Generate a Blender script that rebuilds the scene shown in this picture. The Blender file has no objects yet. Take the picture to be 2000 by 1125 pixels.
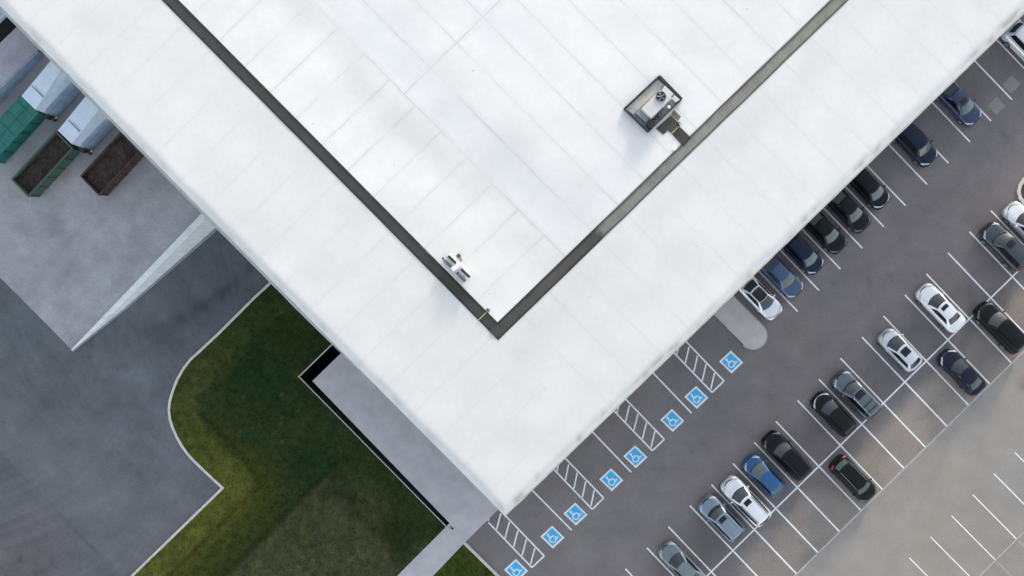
import bpy, bmesh, math, random
from mathutils import Vector, Matrix, noise
random.seed(7)
R = math.radians
scene = bpy.context.scene
COL = scene.collection

# ------------------------------------------------------------------ camera
H = 70.0                      # drone height above the ground
PXM = 2000.0 / 90.0           # photo pixels per metre on the ground
cam_d = bpy.data.cameras.new("camera")
cam = bpy.data.objects.new("camera", cam_d)
COL.objects.link(cam)
cam.location = (0, 0, H)
cam.rotation_euler = (0, 0, 0)
cam_d.sensor_width = 36.0
cam_d.lens = 36.0 * H / 90.0
cam_d.clip_end = 3000.0
scene.camera = cam

# ------------------------------------------------------------------ sky, sun, exposure
SUN_EL, SUN_AZ = R(11.5), R(20.0)      # azimuth measured clockwise from +Y
world = bpy.data.worlds.new("World")
scene.world = world
world.use_nodes = True
nt = world.node_tree
bg = nt.nodes["Background"]
sky = nt.nodes.new("ShaderNodeTexSky")
sky.sky_type = 'NISHITA'
sky.sun_disc = False
sky.sun_elevation = SUN_EL
sky.sun_rotation = SUN_AZ
sky.air_density = 1.0
sky.dust_density = 1.0
sky.ozone_density = 1.0
hs = nt.nodes.new("ShaderNodeHueSaturation")      # thin high cloud: paler, less saturated sky
hs.inputs["Saturation"].default_value = 0.42
nt.links.new(sky.outputs[0], hs.inputs["Color"])
nt.links.new(hs.outputs[0], bg.inputs[0])
bg.inputs[1].default_value = 0.15
sun_d = bpy.data.lights.new("sun", 'SUN')
sun_d.energy = 1.0
sun_d.angle = R(7)
sun_d.color = (1.0, 0.88, 0.74)
sun = bpy.data.objects.new("sun", sun_d)
COL.objects.link(sun)
sdir = Vector((math.sin(SUN_AZ) * math.cos(SUN_EL), math.cos(SUN_AZ) * math.cos(SUN_EL), math.sin(SUN_EL)))
sun.rotation_euler = sdir.to_track_quat('Z', 'Y').to_euler()
sun.location = sdir * 200
scene.view_settings.view_transform = 'Standard'
scene.view_settings.look = 'None'
scene.view_settings.gamma = 1.0
scene.view_settings.exposure = 1.58
scene.render.engine = 'CYCLES'
scene.cycles.max_bounces = 6

# ------------------------------------------------------------------ helpers
def G(px, py, z=0.0):
    """photo pixel of a point at height z -> world point"""
    s = (H - z) / H / PXM
    return Vector(((px - 1000.0) * s, (562.5 - py) * s, z))

def lin(c):
    c = c / 255.0
    return c / 12.92 if c <= 0.04045 else ((c + 0.055) / 1.055) ** 2.4

def tag(o, label=None, cat=None, group=None, kind=None):
    if label: o["label"] = label
    if cat: o["category"] = cat
    if group: o["group"] = group
    if kind: o["kind"] = kind
    return o

def empty(name, loc=(0, 0, 0), rz=0.0):
    o = bpy.data.objects.new(name, None)
    COL.objects.link(o)
    o.location = loc
    o.rotation_euler = (0, 0, rz)
    o.empty_display_size = 0.3
    return o

def mesh_obj(name, verts, faces, mat, parent=None, smooth=False, loc=None, rot=None):
    me = bpy.data.meshes.new(name)
    me.from_pydata([tuple(v) for v in verts], [], faces)
    me.update()
    if mat: me.materials.append(mat)
    if smooth:
        for p in me.polygons: p.use_smooth = True
    o = bpy.data.objects.new(name, me)
    COL.objects.link(o)
    if parent: o.parent = parent
    if loc is not None: o.location = loc
    if rot is not None: o.rotation_euler = rot
    return o

def bm_obj(name, bm, mat, parent=None, smooth=False):
    me = bpy.data.meshes.new(name)
    bm.normal_update()
    bm.to_mesh(me); bm.free()
    if mat: me.materials.append(mat)
    if smooth:
        for p in me.polygons: p.use_smooth = True
    o = bpy.data.objects.new(name, me)
    COL.objects.link(o)
    if parent: o.parent = parent
    return o

class MB:
    """collects simple solids into one mesh"""
    def __init__(s): s.v = []; s.f = []
    def box(s, c, size, rz=0.0, M=None):
        n = len(s.v)
        m = Matrix.Rotation(rz, 3, 'Z')
        for dz in (-.5, .5):
            for dx, dy in ((-.5, -.5), (.5, -.5), (.5, .5), (-.5, .5)):
                p = m @ Vector((dx * size[0], dy * size[1], dz * size[2])) + Vector(c)
                s.v.append(M @ p if M else p)
        for f in ((3, 2, 1, 0), (4, 5, 6, 7), (0, 1, 5, 4), (1, 2, 6, 5), (2, 3, 7, 6), (3, 0, 4, 7)):
            s.f.append(tuple(n + i for i in f))
        return s
    def prism(s, pts, z0, z1):
        """pts: list of 2D/3D points, extruded z0..z1 (ccw)"""
        n = len(s.v); k = len(pts)
        for p in pts: s.v.append(Vector((p[0], p[1], z0)))
        for p in pts: s.v.append(Vector((p[0], p[1], z1)))
        s.f.append(tuple(n + i for i in reversed(range(k))))
        s.f.append(tuple(n + k + i for i in range(k)))
        for i in range(k):
            j = (i + 1) % k
            s.f.append((n + i, n + j, n + k + j, n + k + i))
        return s
    def hexa(s, bot, top):
        n = len(s.v)
        s.v += [Vector(p) for p in bot] + [Vector(p) for p in top]
        for f in ((3, 2, 1, 0), (4, 5, 6, 7), (0, 1, 5, 4), (1, 2, 6, 5), (2, 3, 7, 6), (3, 0, 4, 7)):
            s.f.append(tuple(n + i for i in f))
        return s
    def tube(s, path, r, seg=8):
        path = [Vector(p) for p in path]
        n0 = len(s.v)
        for i, p in enumerate(path):
            d = (path[min(i + 1, len(path) - 1)] - path[max(i - 1, 0)]).normalized()
            up = Vector((0, 0, 1)) if abs(d.z) < 0.9 else Vector((1, 0, 0))
            a = d.cross(up).normalized(); b = a.cross(d).normalized()
            for k in range(seg):
                t = 2 * math.pi * k / seg
                s.v.append(p + a * math.cos(t) * r + b * math.sin(t) * r)
        for i in range(len(path) - 1):
            for k in range(seg):
                k2 = (k + 1) % seg
                s.f.append((n0 + i * seg + k, n0 + i * seg + k2, n0 + (i + 1) * seg + k2, n0 + (i + 1) * seg + k))
        s.f.append(tuple(n0 + k for k in reversed(range(seg))))
        s.f.append(tuple(n0 + (len(path) - 1) * seg + k for k in range(seg)))
        return s
    def cyl(s, c, r, h, axis='Z', seg=24, r2=None):
        n = len(s.v); r2 = r if r2 is None else r2
        for e, rr in ((-.5, r), (.5, r2)):
            for k in range(seg):
                t = 2 * math.pi * k / seg
                if axis == 'Z': p = Vector((math.cos(t) * rr, math.sin(t) * rr, e * h))
                elif axis == 'Y': p = Vector((math.cos(t) * rr, e * h, -math.sin(t) * rr))
                else: p = Vector((e * h, math.cos(t) * rr, math.sin(t) * rr))
                s.v.append(p + Vector(c))
        s.f.append(tuple(n + k for k in reversed(range(seg))))
        s.f.append(tuple(n + seg + k for k in range(seg)))
        for k in range(seg):
            k2 = (k + 1) % seg
            s.f.append((n + k, n + k2, n + seg + k2, n + seg + k))
        return s
    def build(s, name, mat, parent=None, smooth=False, bevel=0.0):
        o = mesh_obj(name, s.v, s.f, mat, parent, smooth)
        bm = bmesh.new(); bm.from_mesh(o.data)
        bmesh.ops.recalc_face_normals(bm, faces=bm.faces[:])
        bm.to_mesh(o.data); bm.free()
        if bevel:
            b = o.modifiers.new("bevel", 'BEVEL'); b.width = bevel; b.segments = 2; b.limit_method = 'ANGLE'
        return o

def grid_poly(name, pts, z, step, mat, colfn=None, zfn=None, kind="structure", parent=None, skirt=0.0, alt=None):
    """flat polygon (world 2D points) cut into a grid; colfn(x,y)->(r,g,b) stored as attribute 'tint'"""
    bm = bmesh.new()
    vs = [bm.verts.new((p[0], p[1], 0)) for p in pts]
    f = bm.faces.new(vs)
    f.normal_update()
    if f.normal.z < 0: f.normal_flip()
    bmesh.ops.triangulate(bm, faces=bm.faces[:])
    if step:
        xs = [p[0] for p in pts]; ys = [p[1] for p in pts]
        for lo, hi, ax in ((min(xs), max(xs), 0), (min(ys), max(ys), 1)):
            x = lo + step
            while x < hi - 0.01:
                co = Vector((0, 0, 0)); co[ax] = x
                no = Vector((0, 0, 0)); no[ax] = 1
                bmesh.ops.bisect_plane(bm, geom=bm.verts[:] + bm.edges[:] + bm.faces[:], plane_co=co, plane_no=no, dist=1e-5)
                x += step
    for v in bm.verts:
        v.co.z = z + (zfn(v.co.x, v.co.y) if zfn else 0.0)
    if skirt:
        be = [e for e in bm.edges if e.is_boundary]
        r = bmesh.ops.extrude_edge_only(bm, edges=be)
        for g in r['geom']:
            if isinstance(g, bmesh.types.BMVert): g.co.z -= skirt
        bmesh.ops.recalc_face_normals(bm, faces=bm.faces[:])
        top = max(bm.faces, key=lambda q: abs(q.normal.z))
        if top.normal.z < 0: bmesh.ops.reverse_faces(bm, faces=bm.faces[:])
    me = bpy.data.meshes.new(name)
    bm.to_mesh(me); bm.free()
    me.materials.append(mat)
    if colfn:
        at = me.color_attributes.new("tint", 'FLOAT_COLOR', 'POINT')
        for i, v in enumerate(me.vertices):
            c = colfn(v.co.x, v.co.y)
            at.data[i].color = (c[0], c[1], c[2], 1.0)
    for p in me.polygons: p.use_smooth = not skirt
    o = bpy.data.objects.new(name, me)
    COL.objects.link(o)
    if parent: o.parent = parent
    if kind: o["kind"] = kind
    return o

def fbm(x, y, s=1.0, o=4, seed=0.0):
    return noise.fractal(Vector((x * s + seed, y * s - seed, seed * 0.37)), 1.0, 2.0, o)

def seg_dist(px, py, a, b):
    ax, ay = a; bx, by = b
    dx, dy = bx - ax, by - ay
    t = ((px - ax) * dx + (py - ay) * dy) / (dx * dx + dy * dy)
    t = max(0, min(1, t))
    return math.hypot(px - ax - t * dx, py - ay - t * dy), t

def poly_dist(px, py, pts):
    return min(seg_dist(px, py, pts[i], pts[i + 1])[0] for i in range(len(pts) - 1))

def sm(a, b, x):
    t = max(0.0, min(1.0, (x - a) / (b - a)))
    return t * t * (3 - 2 * t)

def W2P(x, y):
    """world ground point -> photo pixel"""
    return 1000 + x * PXM, 562.5 - y * PXM

# ------------------------------------------------------------------ materials
def new_mat(name):
    m = bpy.data.materials.new(name); m.use_nodes = True
    nt = m.node_tree
    return m, nt, nt.nodes["Principled BSDF"], nt.links

def surf(name, col, rough=0.8, metal=0.0, var=0.12, scale=3.0, fine=0.08, fscale=60.0, bump=0.0, bscale=40.0,
         tint=False, col2=None, spec=0.5, coat=0.0, stretch=None, detail=6.0, worn=None):
    m, nt, b, L = new_mat(name)
    N = nt.nodes.new
    tc = N("ShaderNodeTexCoord")
    mp = N("ShaderNodeMapping")
    L.new(tc.outputs["Object"], mp.inputs[0])
    if stretch:
        mp.inputs["Rotation"].default_value = (0, 0, stretch[0])
        mp.inputs["Scale"].default_value = (stretch[1], stretch[2], 1)
    n1 = N("ShaderNodeTexNoise"); n1.inputs["Scale"].default_value = scale; n1.inputs["Detail"].default_value = detail
    n1.inputs["Roughness"].default_value = 0.62
    n2 = N("ShaderNodeTexNoise"); n2.inputs["Scale"].default_value = fscale; n2.inputs["Detail"].default_value = 3
    L.new(mp.outputs[0], n1.inputs["Vector"]); L.new(tc.outputs["Object"], n2.inputs["Vector"])
    mix = N("ShaderNodeMix"); mix.data_type = 'RGBA'
    c2 = col2 if col2 else tuple(max(0, c * (1 - 2 * var)) for c in col)
    c1 = col if col2 else tuple(min(1, c * (1 + var)) for c in col)
    mix.inputs[6].default_value = (*c2, 1); mix.inputs[7].default_value = (*c1, 1)
    rmp = N("ShaderNodeMapRange"); rmp.inputs[1].default_value = 0.3; rmp.inputs[2].default_value = 0.7
    L.new(n1.outputs[0], rmp.inputs[0]); L.new(rmp.outputs[0], mix.inputs[0])
    r2 = N("ShaderNodeMapRange"); r2.inputs[1].default_value = 0.25; r2.inputs[2].default_value = 0.75
    r2.inputs[3].default_value = 1 - fine; r2.inputs[4].default_value = 1 + fine
    L.new(n2.outputs[0], r2.inputs[0])
    mul = N("ShaderNodeMix"); mul.data_type = 'RGBA'; mul.blend_type = 'MULTIPLY'; mul.inputs[0].default_value = 1
    L.new(mix.outputs[2], mul.inputs[6]); L.new(r2.outputs[0], mul.inputs[7])
    out = mul.outputs[2]
    if tint:
        at = N("ShaderNodeAttribute"); at.attribute_name = "tint"
        m2 = N("ShaderNodeMix"); m2.data_type = 'RGBA'; m2.blend_type = 'MULTIPLY'; m2.inputs[0].default_value = 1
        L.new(out, m2.inputs[6]); L.new(at.outputs["Color"], m2.inputs[7]); out = m2.outputs[2]
    if worn:      # paint rubbed through to the asphalt in small flecks
        nw = N("ShaderNodeTexNoise"); nw.inputs["Scale"].default_value = worn; nw.inputs["Detail"].default_value = 8; nw.inputs["Roughness"].default_value = 0.75
        geo = N("ShaderNodeNewGeometry"); L.new(geo.outputs["Position"], nw.inputs["Vector"])
        rw_ = N("ShaderNodeMapRange"); rw_.inputs[1].default_value = 0.56; rw_.inputs[2].default_value = 0.76; rw_.inputs[3].default_value = 0; rw_.inputs[4].default_value = 0.6
        L.new(nw.outputs[0], rw_.inputs[0])
        m3 = N("ShaderNodeMix"); m3.data_type = 'RGBA'; L.new(rw_.outputs[0], m3.inputs[0]); L.new(out, m3.inputs[6]); m3.inputs[7].default_value = (.17, .155, .16, 1)
        out = m3.outputs[2]
    L.new(out, b.inputs["Base Color"])
    b.inputs["Roughness"].default_value = rough
    b.inputs["Metallic"].default_value = metal
    b.inputs["Specular IOR Level"].default_value = spec
    if coat:
        b.inputs["Coat Weight"].default_value = coat; b.inputs["Coat Roughness"].default_value = 0.05
    if bump:
        bp = N("ShaderNodeBump"); bp.inputs["Strength"].default_value = bump; bp.inputs["Distance"].default_value = 0.02
        n3 = N("ShaderNodeTexNoise"); n3.inputs["Scale"].default_value = bscale; n3.inputs["Detail"].default_value = 5
        L.new(tc.outputs["Object"], n3.inputs["Vector"]); L.new(n3.outputs[0], bp.inputs["Height"])
        L.new(bp.outputs[0], b.inputs["Normal"])
    return m

def roof_mat(name, mode):
    """white roof membrane; seams drawn from the roof UV map (u=p, v=q in seam pitches)"""
    m, nt, b, L = new_mat(name)
    N = nt.nodes.new
    uv = N("ShaderNodeUVMap"); uv.uv_map = "roof"
    wob = N("ShaderNodeTexNoise"); wob.inputs["Scale"].default_value = 1.3; wob.inputs["Detail"].default_value = 3
    L.new(uv.outputs[0], wob.inputs["Vector"])
    sepw = N("ShaderNodeSeparateColor"); L.new(wob.outputs["Color"], sepw.inputs[0])
    sp = N("ShaderNodeSeparateXYZ"); L.new(uv.outputs[0], sp.inputs[0])
    def M(op, a, bb=None, c=None):
        n = N("ShaderNodeMath"); n.operation = op
        for i, x in enumerate((a, bb, c)):
            if x is None: continue
            if isinstance(x, (int, float)): n.inputs[i].default_value = x
            else: L.new(x, n.inputs[i])
        return n.outputs[0]
    U = M('MULTIPLY_ADD', M('SUBTRACT', sepw.outputs[0], 0.5), 0.06, sp.outputs[0])
    V = M('MULTIPLY_ADD', M('SUBTRACT', sepw.outputs[1], 0.5), 0.06, sp.outputs[1])
    def lines(c, off, width):
        f = M('FRACT', M('ADD', c, off + 50.5))
        d = M('ABSOLUTE', M('SUBTRACT', f, 0.5))
        mr = N("ShaderNodeMapRange"); mr.interpolation_type = 'SMOOTHSTEP'
        mr.inputs[1].default_value = 0; mr.inputs[2].default_value = width; mr.inputs[3].default_value = 1; mr.inputs[4].default_value = 0
        L.new(d, mr.inputs[0]); return mr.outputs[0]
    def one(c, at, width):
        d = M('ABSOLUTE', M('SUBTRACT', c, at))
        mr = N("ShaderNodeMapRange"); mr.interpolation_type = 'SMOOTHSTEP'
        mr.inputs[1].default_value = 0; mr.inputs[2].default_value = width; mr.inputs[3].default_value = 1; mr.inputs[4].default_value = 0
        L.new(d, mr.inputs[0]); return mr.outputs[0]
    PIT = 71.4
    su = -(982 / PIT) % 1.0
    sv = -(441 / PIT) % 1.0
    def seamset(wd):
        if mode == 'field':
            left = M('LESS_THAN', V, 441 / PIT)
            right = M('SUBTRACT', 1.0, left)
            a = M('MULTIPLY', lines(U, su, wd), left)
            c = M('MULTIPLY', M('MAXIMUM', lines(V, sv, wd), one(U, 728 / PIT, wd * 1.4)), right)
            return M('MAXIMUM', M('MAXIMUM', a, c), one(V, 441 / PIT, wd))
        lb = M('LESS_THAN', V, 235 / PIT)
        a = M('MULTIPLY', lines(U, su, wd), lb)
        c = M('MULTIPLY', lines(V, sv, wd), M('SUBTRACT', 1.0, lb))
        return M('MULTIPLY', M('MAXIMUM', a, c), 0.45)
    fine = seamset(0.018)
    wide = seamset(0.16)
    nz = N("ShaderNodeTexNoise"); nz.inputs["Scale"].default_value = 0.9; nz.inputs["Detail"].default_value = 5
    L.new(uv.outputs[0], nz.inputs["Vector"])
    nzr = N("ShaderNodeMapRange"); nzr.inputs[1].default_value = 0.35; nzr.inputs[2].default_value = 0.65
    L.new(nz.outputs[0], nzr.inputs[0])
    n4 = N("ShaderNodeTexNoise"); n4.inputs["Scale"].default_value = 6; n4.inputs["Detail"].default_value = 8; n4.inputs["Roughness"].default_value = 0.7
    L.new(uv.outputs[0], n4.inputs["Vector"])
    n5 = N("ShaderNodeTexNoise"); n5.inputs["Scale"].default_value = 60; n5.inputs["Detail"].default_value = 3
    L.new(uv.outputs[0], n5.inputs["Vector"])
    # dark specks
    vo = N("ShaderNodeTexVoronoi"); vo.inputs["Scale"].default_value = 3.0; vo.feature = 'F1'
    L.new(uv.outputs[0], vo.inputs["Vector"])
    sz = N("ShaderNodeSeparateColor"); L.new(vo.outputs["Color"], sz.inputs[0])
    rad = M('MULTIPLY', M('POWER', sz.outputs[0], 8.0), 0.10)
    spk = M('MULTIPLY', M('LESS_THAN', vo.outputs["Distance"], rad), M('MULTIPLY', sz.outputs[1], 0.30))
    seamf = M('MULTIPLY', fine, M('MULTIPLY_ADD', nzr.outputs[0], 0.20, 0.05))
    dirt = M('MULTIPLY', wide, M('MULTIPLY', nzr.outputs[0], 0.075))
    n4s = M('MULTIPLY', M('SUBTRACT', n4.outputs[0], 0.5), 0.16)
    n5s = M('MULTIPLY', M('SUBTRACT', n5.outputs[0], 0.5), 0.05)
    tot = M('SUBTRACT', 1.0, M('ADD', M('ADD', seamf, dirt), M('ADD', spk, M('ADD', n4s, n5s))))
    colr = N("ShaderNodeMix"); colr.data_type = 'RGBA'
    colr.inputs[6].default_value = (0.735, 0.722, 0.70, 1) if mode == 'field' else (0.675, 0.665, 0.64, 1)
    colr.inputs[7].default_value = (0.79, 0.775, 0.755, 1) if mode == 'field' else (0.72, 0.706, 0.682, 1)
    L.new(nzr.outputs[0], colr.inputs[0])
    mul = N("ShaderNodeVectorMath"); mul.operation = 'SCALE'
    L.new(colr.outputs[2], mul.inputs[0]); L.new(tot, mul.inputs[3])
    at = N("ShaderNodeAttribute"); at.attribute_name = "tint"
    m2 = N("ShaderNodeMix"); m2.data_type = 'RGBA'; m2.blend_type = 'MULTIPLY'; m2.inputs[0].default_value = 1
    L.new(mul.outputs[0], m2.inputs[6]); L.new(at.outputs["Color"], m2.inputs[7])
    L.new(m2.outputs[2], b.inputs["Base Color"])
    b.inputs["Roughness"].default_value = 0.75
    b.inputs["Specular IOR Level"].default_value = 0.25
    return m

ASPH = surf("lot_asphalt", (0.205, 0.186, 0.186), 0.9, var=0.07, scale=0.45, fine=0.20, fscale=9, bump=0.25, bscale=30, tint=True, spec=0.2)
YARD = surf("yard_asphalt", (0.128, 0.136, 0.147), 0.9, var=0.12, scale=0.35, fine=0.16, fscale=8, bump=0.25, bscale=30, tint=True, spec=0.2)
CONCLOT = surf("pale_lot", (0.300, 0.278, 0.255), 0.9, var=0.05, scale=0.5, fine=0.12, fscale=9, bump=0.2, bscale=25, tint=True, spec=0.2)
GROUND = surf("far_ground", (0.09, 0.10, 0.07), 0.95, var=0.2, scale=0.1, fine=0.2, fscale=3)
CONC = surf("walk_concrete", (0.50, 0.49, 0.50), 0.85, var=0.07, scale=0.8, fine=0.06, fscale=12, bump=0.1, spec=0.3)
PADC = surf("pad_concrete", (0.335, 0.335, 0.350), 0.85, var=0.10, scale=0.5, fine=0.14, fscale=9, bump=0.15, tint=True, spec=0.3)
WALLC = surf("pale_concrete_wall", (0.72, 0.74, 0.75), 0.8, var=0.08, scale=1.2, fine=0.06, fscale=14, bump=0.1, stretch=(0.8, 1, 3))
KERB = surf("kerb_concrete", (0.62, 0.60, 0.56), 0.8, var=0.08, scale=1.5, fine=0.08, fscale=14)
ISLAND = surf("island_concrete", (0.52, 0.48, 0.45), 0.85, var=0.06, scale=1.0, fine=0.05, fscale=12)
PAINTW = surf("white_road_paint", (0.86, 0.86, 0.86), 0.7, worn=2.0, var=0.08, scale=2.5, fine=0.10, fscale=20)
PAINTF = surf("faded_road_paint", (0.45, 0.44, 0.42), 0.7, var=0.12, scale=2.5, fine=0.12, fscale=20)
PAINTB = surf("blue_road_paint", (0.050, 0.46, 0.82), 0.65, worn=2.6, var=0.06, scale=2.5, fine=0.08, fscale=20)
PAINTS = surf("pale_symbol_paint", (0.72, 0.82, 0.90), 0.7, var=0.06, scale=2.5, fine=0.08, fscale=20)
GRASS = surf("grass_turf", (0.064, 0.090, 0.020), 0.95, var=0.14, scale=1.6, fine=0.45, fscale=11, bump=0.6, bscale=12, tint=True, spec=0.1)
BLACK = surf("black_recess", (0.006, 0.006, 0.007), 0.9, var=0.1, scale=2)
PITM = surf("dark_pit_wall", (0.008, 0.014, 0.018), 0.8, var=0.25, scale=1.5, spec=0.0)  # even near-black colour for the well's walls and floor
ROOFF = roof_mat("roof_membrane_field", 'field')
ROOFB = roof_mat("roof_membrane_border", 'border')
GUTTER = surf("gutter_membrane", (0.080, 0.078, 0.067), 0.95, var=0.10, scale=1.2, fine=0.08, fscale=20, tint=True)
COPING = surf("cream_coping", (0.62, 0.58, 0.48), 0.5, var=0.1, scale=1.5)
LIP = surf("grey_eaves_lip", (0.36, 0.38, 0.36), 0.5, var=0.12, scale=1.5)
WALLM = surf("warehouse_wall_panel", (0.16, 0.17, 0.18), 0.7, var=0.06, scale=0.7)
STEELW = surf("pale_blue_steel", (0.60, 0.69, 0.80), 0.55, var=0.06, scale=1.5, fine=0.03)
STEELS = surf("blue_grey_steel", (0.33, 0.43, 0.54), 0.55, var=0.15, scale=1.2)
GREENM = surf("green_container_paint", (0.010, 0.155, 0.130), 0.6, var=0.18, scale=1.5, fine=0.08, fscale=12)
GREEND = surf("worn_green_container_paint", (0.02, 0.12, 0.085), 0.7, col2=(0.075, 0.055, 0.040), scale=1.1, fine=0.12, fscale=12)
RUST = surf("rusty_brown_steel", (0.085, 0.040, 0.032), 0.85, col2=(0.030, 0.022, 0.020), scale=1.5, fine=0.15, fscale=12)
RUSTR = surf("reddish_rust_steel", (0.10, 0.048, 0.040), 0.85, col2=(0.055, 0.038, 0.032), scale=1.5, fine=0.15, fscale=12)
DARKST = surf("dark_steel", (0.025, 0.025, 0.027), 0.6)
GALV = surf("galvanised_sheet", (0.42, 0.42, 0.40), 0.55, metal=0.0, var=0.10, scale=2.5, fine=0.05)
GALVL = surf("light_sheet_metal", (0.60, 0.59, 0.56), 0.45, var=0.06, scale=2.0, fine=0.04)
GALVD = surf("slate_sheet_metal", (0.13, 0.155, 0.175), 0.5, var=0.2, scale=2.0)
DKTEAL = surf("dark_blue_frame", (0.02, 0.035, 0.045), 0.5, var=0.3, scale=2.0)
WHITEM = surf("white_enamel", (0.82, 0.83, 0.82), 0.4, var=0.02)
CREAMP = surf("cream_pipe", (0.62, 0.50, 0.32), 0.5)

RUBBER = surf("tyre_rubber", (0.02, 0.02, 0.02), 0.85)
RIMM = surf("alloy_rim", (0.45, 0.46, 0.47), 0.3, metal=0.9)
TRIM = surf("black_trim", (0.012, 0.012, 0.014), 0.5)
CHROME = surf("bright_trim", (0.60, 0.61, 0.62), 0.25, metal=0.8)
def flat_mat(name, col, rough, spec=0.5, coat=0.0):
    m, nt, b, L = new_mat(name)
    b.inputs["Base Color"].default_value = (*col, 1); b.inputs["Roughness"].default_value = rough
    b.inputs["Specular IOR Level"].default_value = spec
    tc = nt.nodes.new("ShaderNodeTexCoord"); n = nt.nodes.new("ShaderNodeTexNoise"); n.inputs["Scale"].default_value = 2.2
    n.inputs["Detail"].default_value = 4
    L.new(tc.outputs["Object"], n.inputs["Vector"])
    mr = nt.nodes.new("ShaderNodeMapRange"); mr.inputs[3].default_value = rough * 0.5; mr.inputs[4].default_value = rough * 1.8
    L.new(n.outputs[0], mr.inputs[0]); L.new(mr.outputs[0], b.inputs["Roughness"])
    mx = nt.nodes.new("ShaderNodeMix"); mx.data_type = 'RGBA'
    mx.inputs[6].default_value = (*[c * 0.8 for c in col], 1); mx.inputs[7].default_value = (*[min(1, c * 1.2) for c in col], 1)
    L.new(n.outputs[0], mx.inputs[0]); L.new(mx.outputs[2], b.inputs["Base Color"])
    if coat: b.inputs["Coat Weight"].default_value = coat
    return m
GLASS = flat_mat("car_glass", (0.020, 0.028, 0.030), 0.10, 0.9)
GLASSP = flat_mat("pale_car_glass", (0.085, 0.115, 0.110), 0.14, 0.9)
GLASSB = flat_mat("side_car_glass", (0.006, 0.007, 0.010), 0.10, 0.6)
LAMPM = flat_mat("headlamp_lens", (0.45, 0.50, 0.53), 0.12, 0.9)
LAMPD = flat_mat("smoked_headlamp_lens", (0.10, 0.12, 0.13), 0.15, 0.6)
TAILM = flat_mat("tail_lamp_lens", (0.32, 0.02, 0.02), 0.2, 0.7)

# ------------------------------------------------------------------ building frame (photo pixels of roof points)
PL = (-0.7033, -0.7109)      # along the left eave, away from the corner
PR = (0.7178, -0.6963)       # along the right eave, away from the corner
OC = (985.0, 1008.0)         # roof corner
RZ = 9.0                     # roof height
def pq(p, q): return OC[0] + p * PL[0] + q * PR[0], OC[1] + p * PL[1] + q * PR[1]
def px2pq(x, y):
    dx, dy = x - OC[0], y - OC[1]
    return -0.6963 * dx - 0.7178 * dy, 0.7109 * dx - 0.7033 * dy
def RP(p, q, dz=0.0):
    """roof point from (p,q); plan position fixed at roof level, raised by dz"""
    x, y = pq(p, q)
    v = G(x, y, RZ); v.z = RZ + dz
    return v
PM = (H - RZ) / H / PXM      # metres per p/q unit
CW = G(*OC, RZ)              # world xy of the corner
ANG_B = math.atan2(0.6963, 0.7178)   # world heading of the right eave
# ground px of wall base at parameters
def wall_px(p, q):
    v = G(*pq(p, q), RZ)
    return W2P(v.x, v.y)

# ------------------------------------------------------------------ ground and pavements
PIT = [(585.5, 735.5), (872, 1027), (948, 953), (661.5, 661.5)]          # open area well beside the left wall (photo px)
pit_w = [G(*p) for p in PIT]
def ground_with_hole():
    BIG = 900
    vs = [Vector((p.x, p.y, -0.03)) for p in pit_w]
    cx = sum((v for v in vs), Vector()) / 4
    out = []
    for v in vs:
        d = (v - cx); d.z = 0; d.normalize()
        o = Vector((v.x, v.y, -0.03)) + d * BIG * 1.0
        out.append(o)
    return mesh_obj("ground", vs + out, [(0, 1, 5, 4), (1, 2, 6, 5), (2, 3, 7, 6), (3, 0, 4, 7)], GROUND)
tag(ground_with_hole(), kind="structure")

kerb_path = [(566, 516), (522, 559), (500, 579), (462, 617), (427, 652), (398, 679), (373, 702), (359, 720), (347, 741), (338, 764), (332.5, 783),
             (330.7, 800), (333, 819), (338, 835), (346, 853), (356, 871), (367, 886), (380.5, 901), (407, 926), (435.6, 952.6)]
kerb_path2 = [(435.6, 952.6), (258, 1125), (90, 1287)]
def ribbon(path, width, z0, z1, name, mat, kind="structure", closed=False):
    """kerb: a solid strip along a path of world points"""
    n = len(path); vs = []; fs = []
    for i, p in enumerate(path):
        a = path[(i - 1) % n] if (i > 0 or closed) else p
        b = path[(i + 1) % n] if (i < n - 1 or closed) else p
        d1 = (p - a); d2 = (b - p)
        if d1.length < 1e-6: d1 = d2
        if d2.length < 1e-6: d2 = d1
        d1.normalize(); d2.normalize()
        t = (d1 + d2).normalized()
        nrm = Vector((-t.y, t.x, 0))
        k = width / 2 / max(0.35, nrm.dot(Vector((-d1.y, d1.x, 0))))
        for s, z in ((1, z0), (1, z1 - .015), (0.85, z1), (-0.85, z1), (-1, z1 - .015), (-1, z0)):
            v = p + nrm * k * s
            vs.append(Vector((v.x, v.y, z)))
    m = 6
    for i in range(n if closed else n - 1):
        j = (i + 1) % n
        for k in range(m - 1):
            fs.append((i * m + k, i * m + k + 1, j * m + k + 1, j * m + k))
    if not closed:
        fs.append(tuple(reversed(range(m)))); fs.append(tuple((n - 1) * m + k for k in range(m)))
    o = mesh_obj(name, vs, fs, mat)
    bm = bmesh.new(); bm.from_mesh(o.data); bmesh.ops.recalc_face_normals(bm, faces=bm.faces[:]); bm.to_mesh(o.data); bm.free()
    if kind: o["kind"] = kind
    return o
ribbon([G(*p) for p in kerb_path] + [G(*p) for p in kerb_path2[1:]], 0.22, -0.02, 0.13, "kerb", KERB)
ribbon([G(907, 1060), G(972, 1124), G(1075, 1226)], 0.24, -0.02, 0.13, "kerb", KERB)

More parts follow.
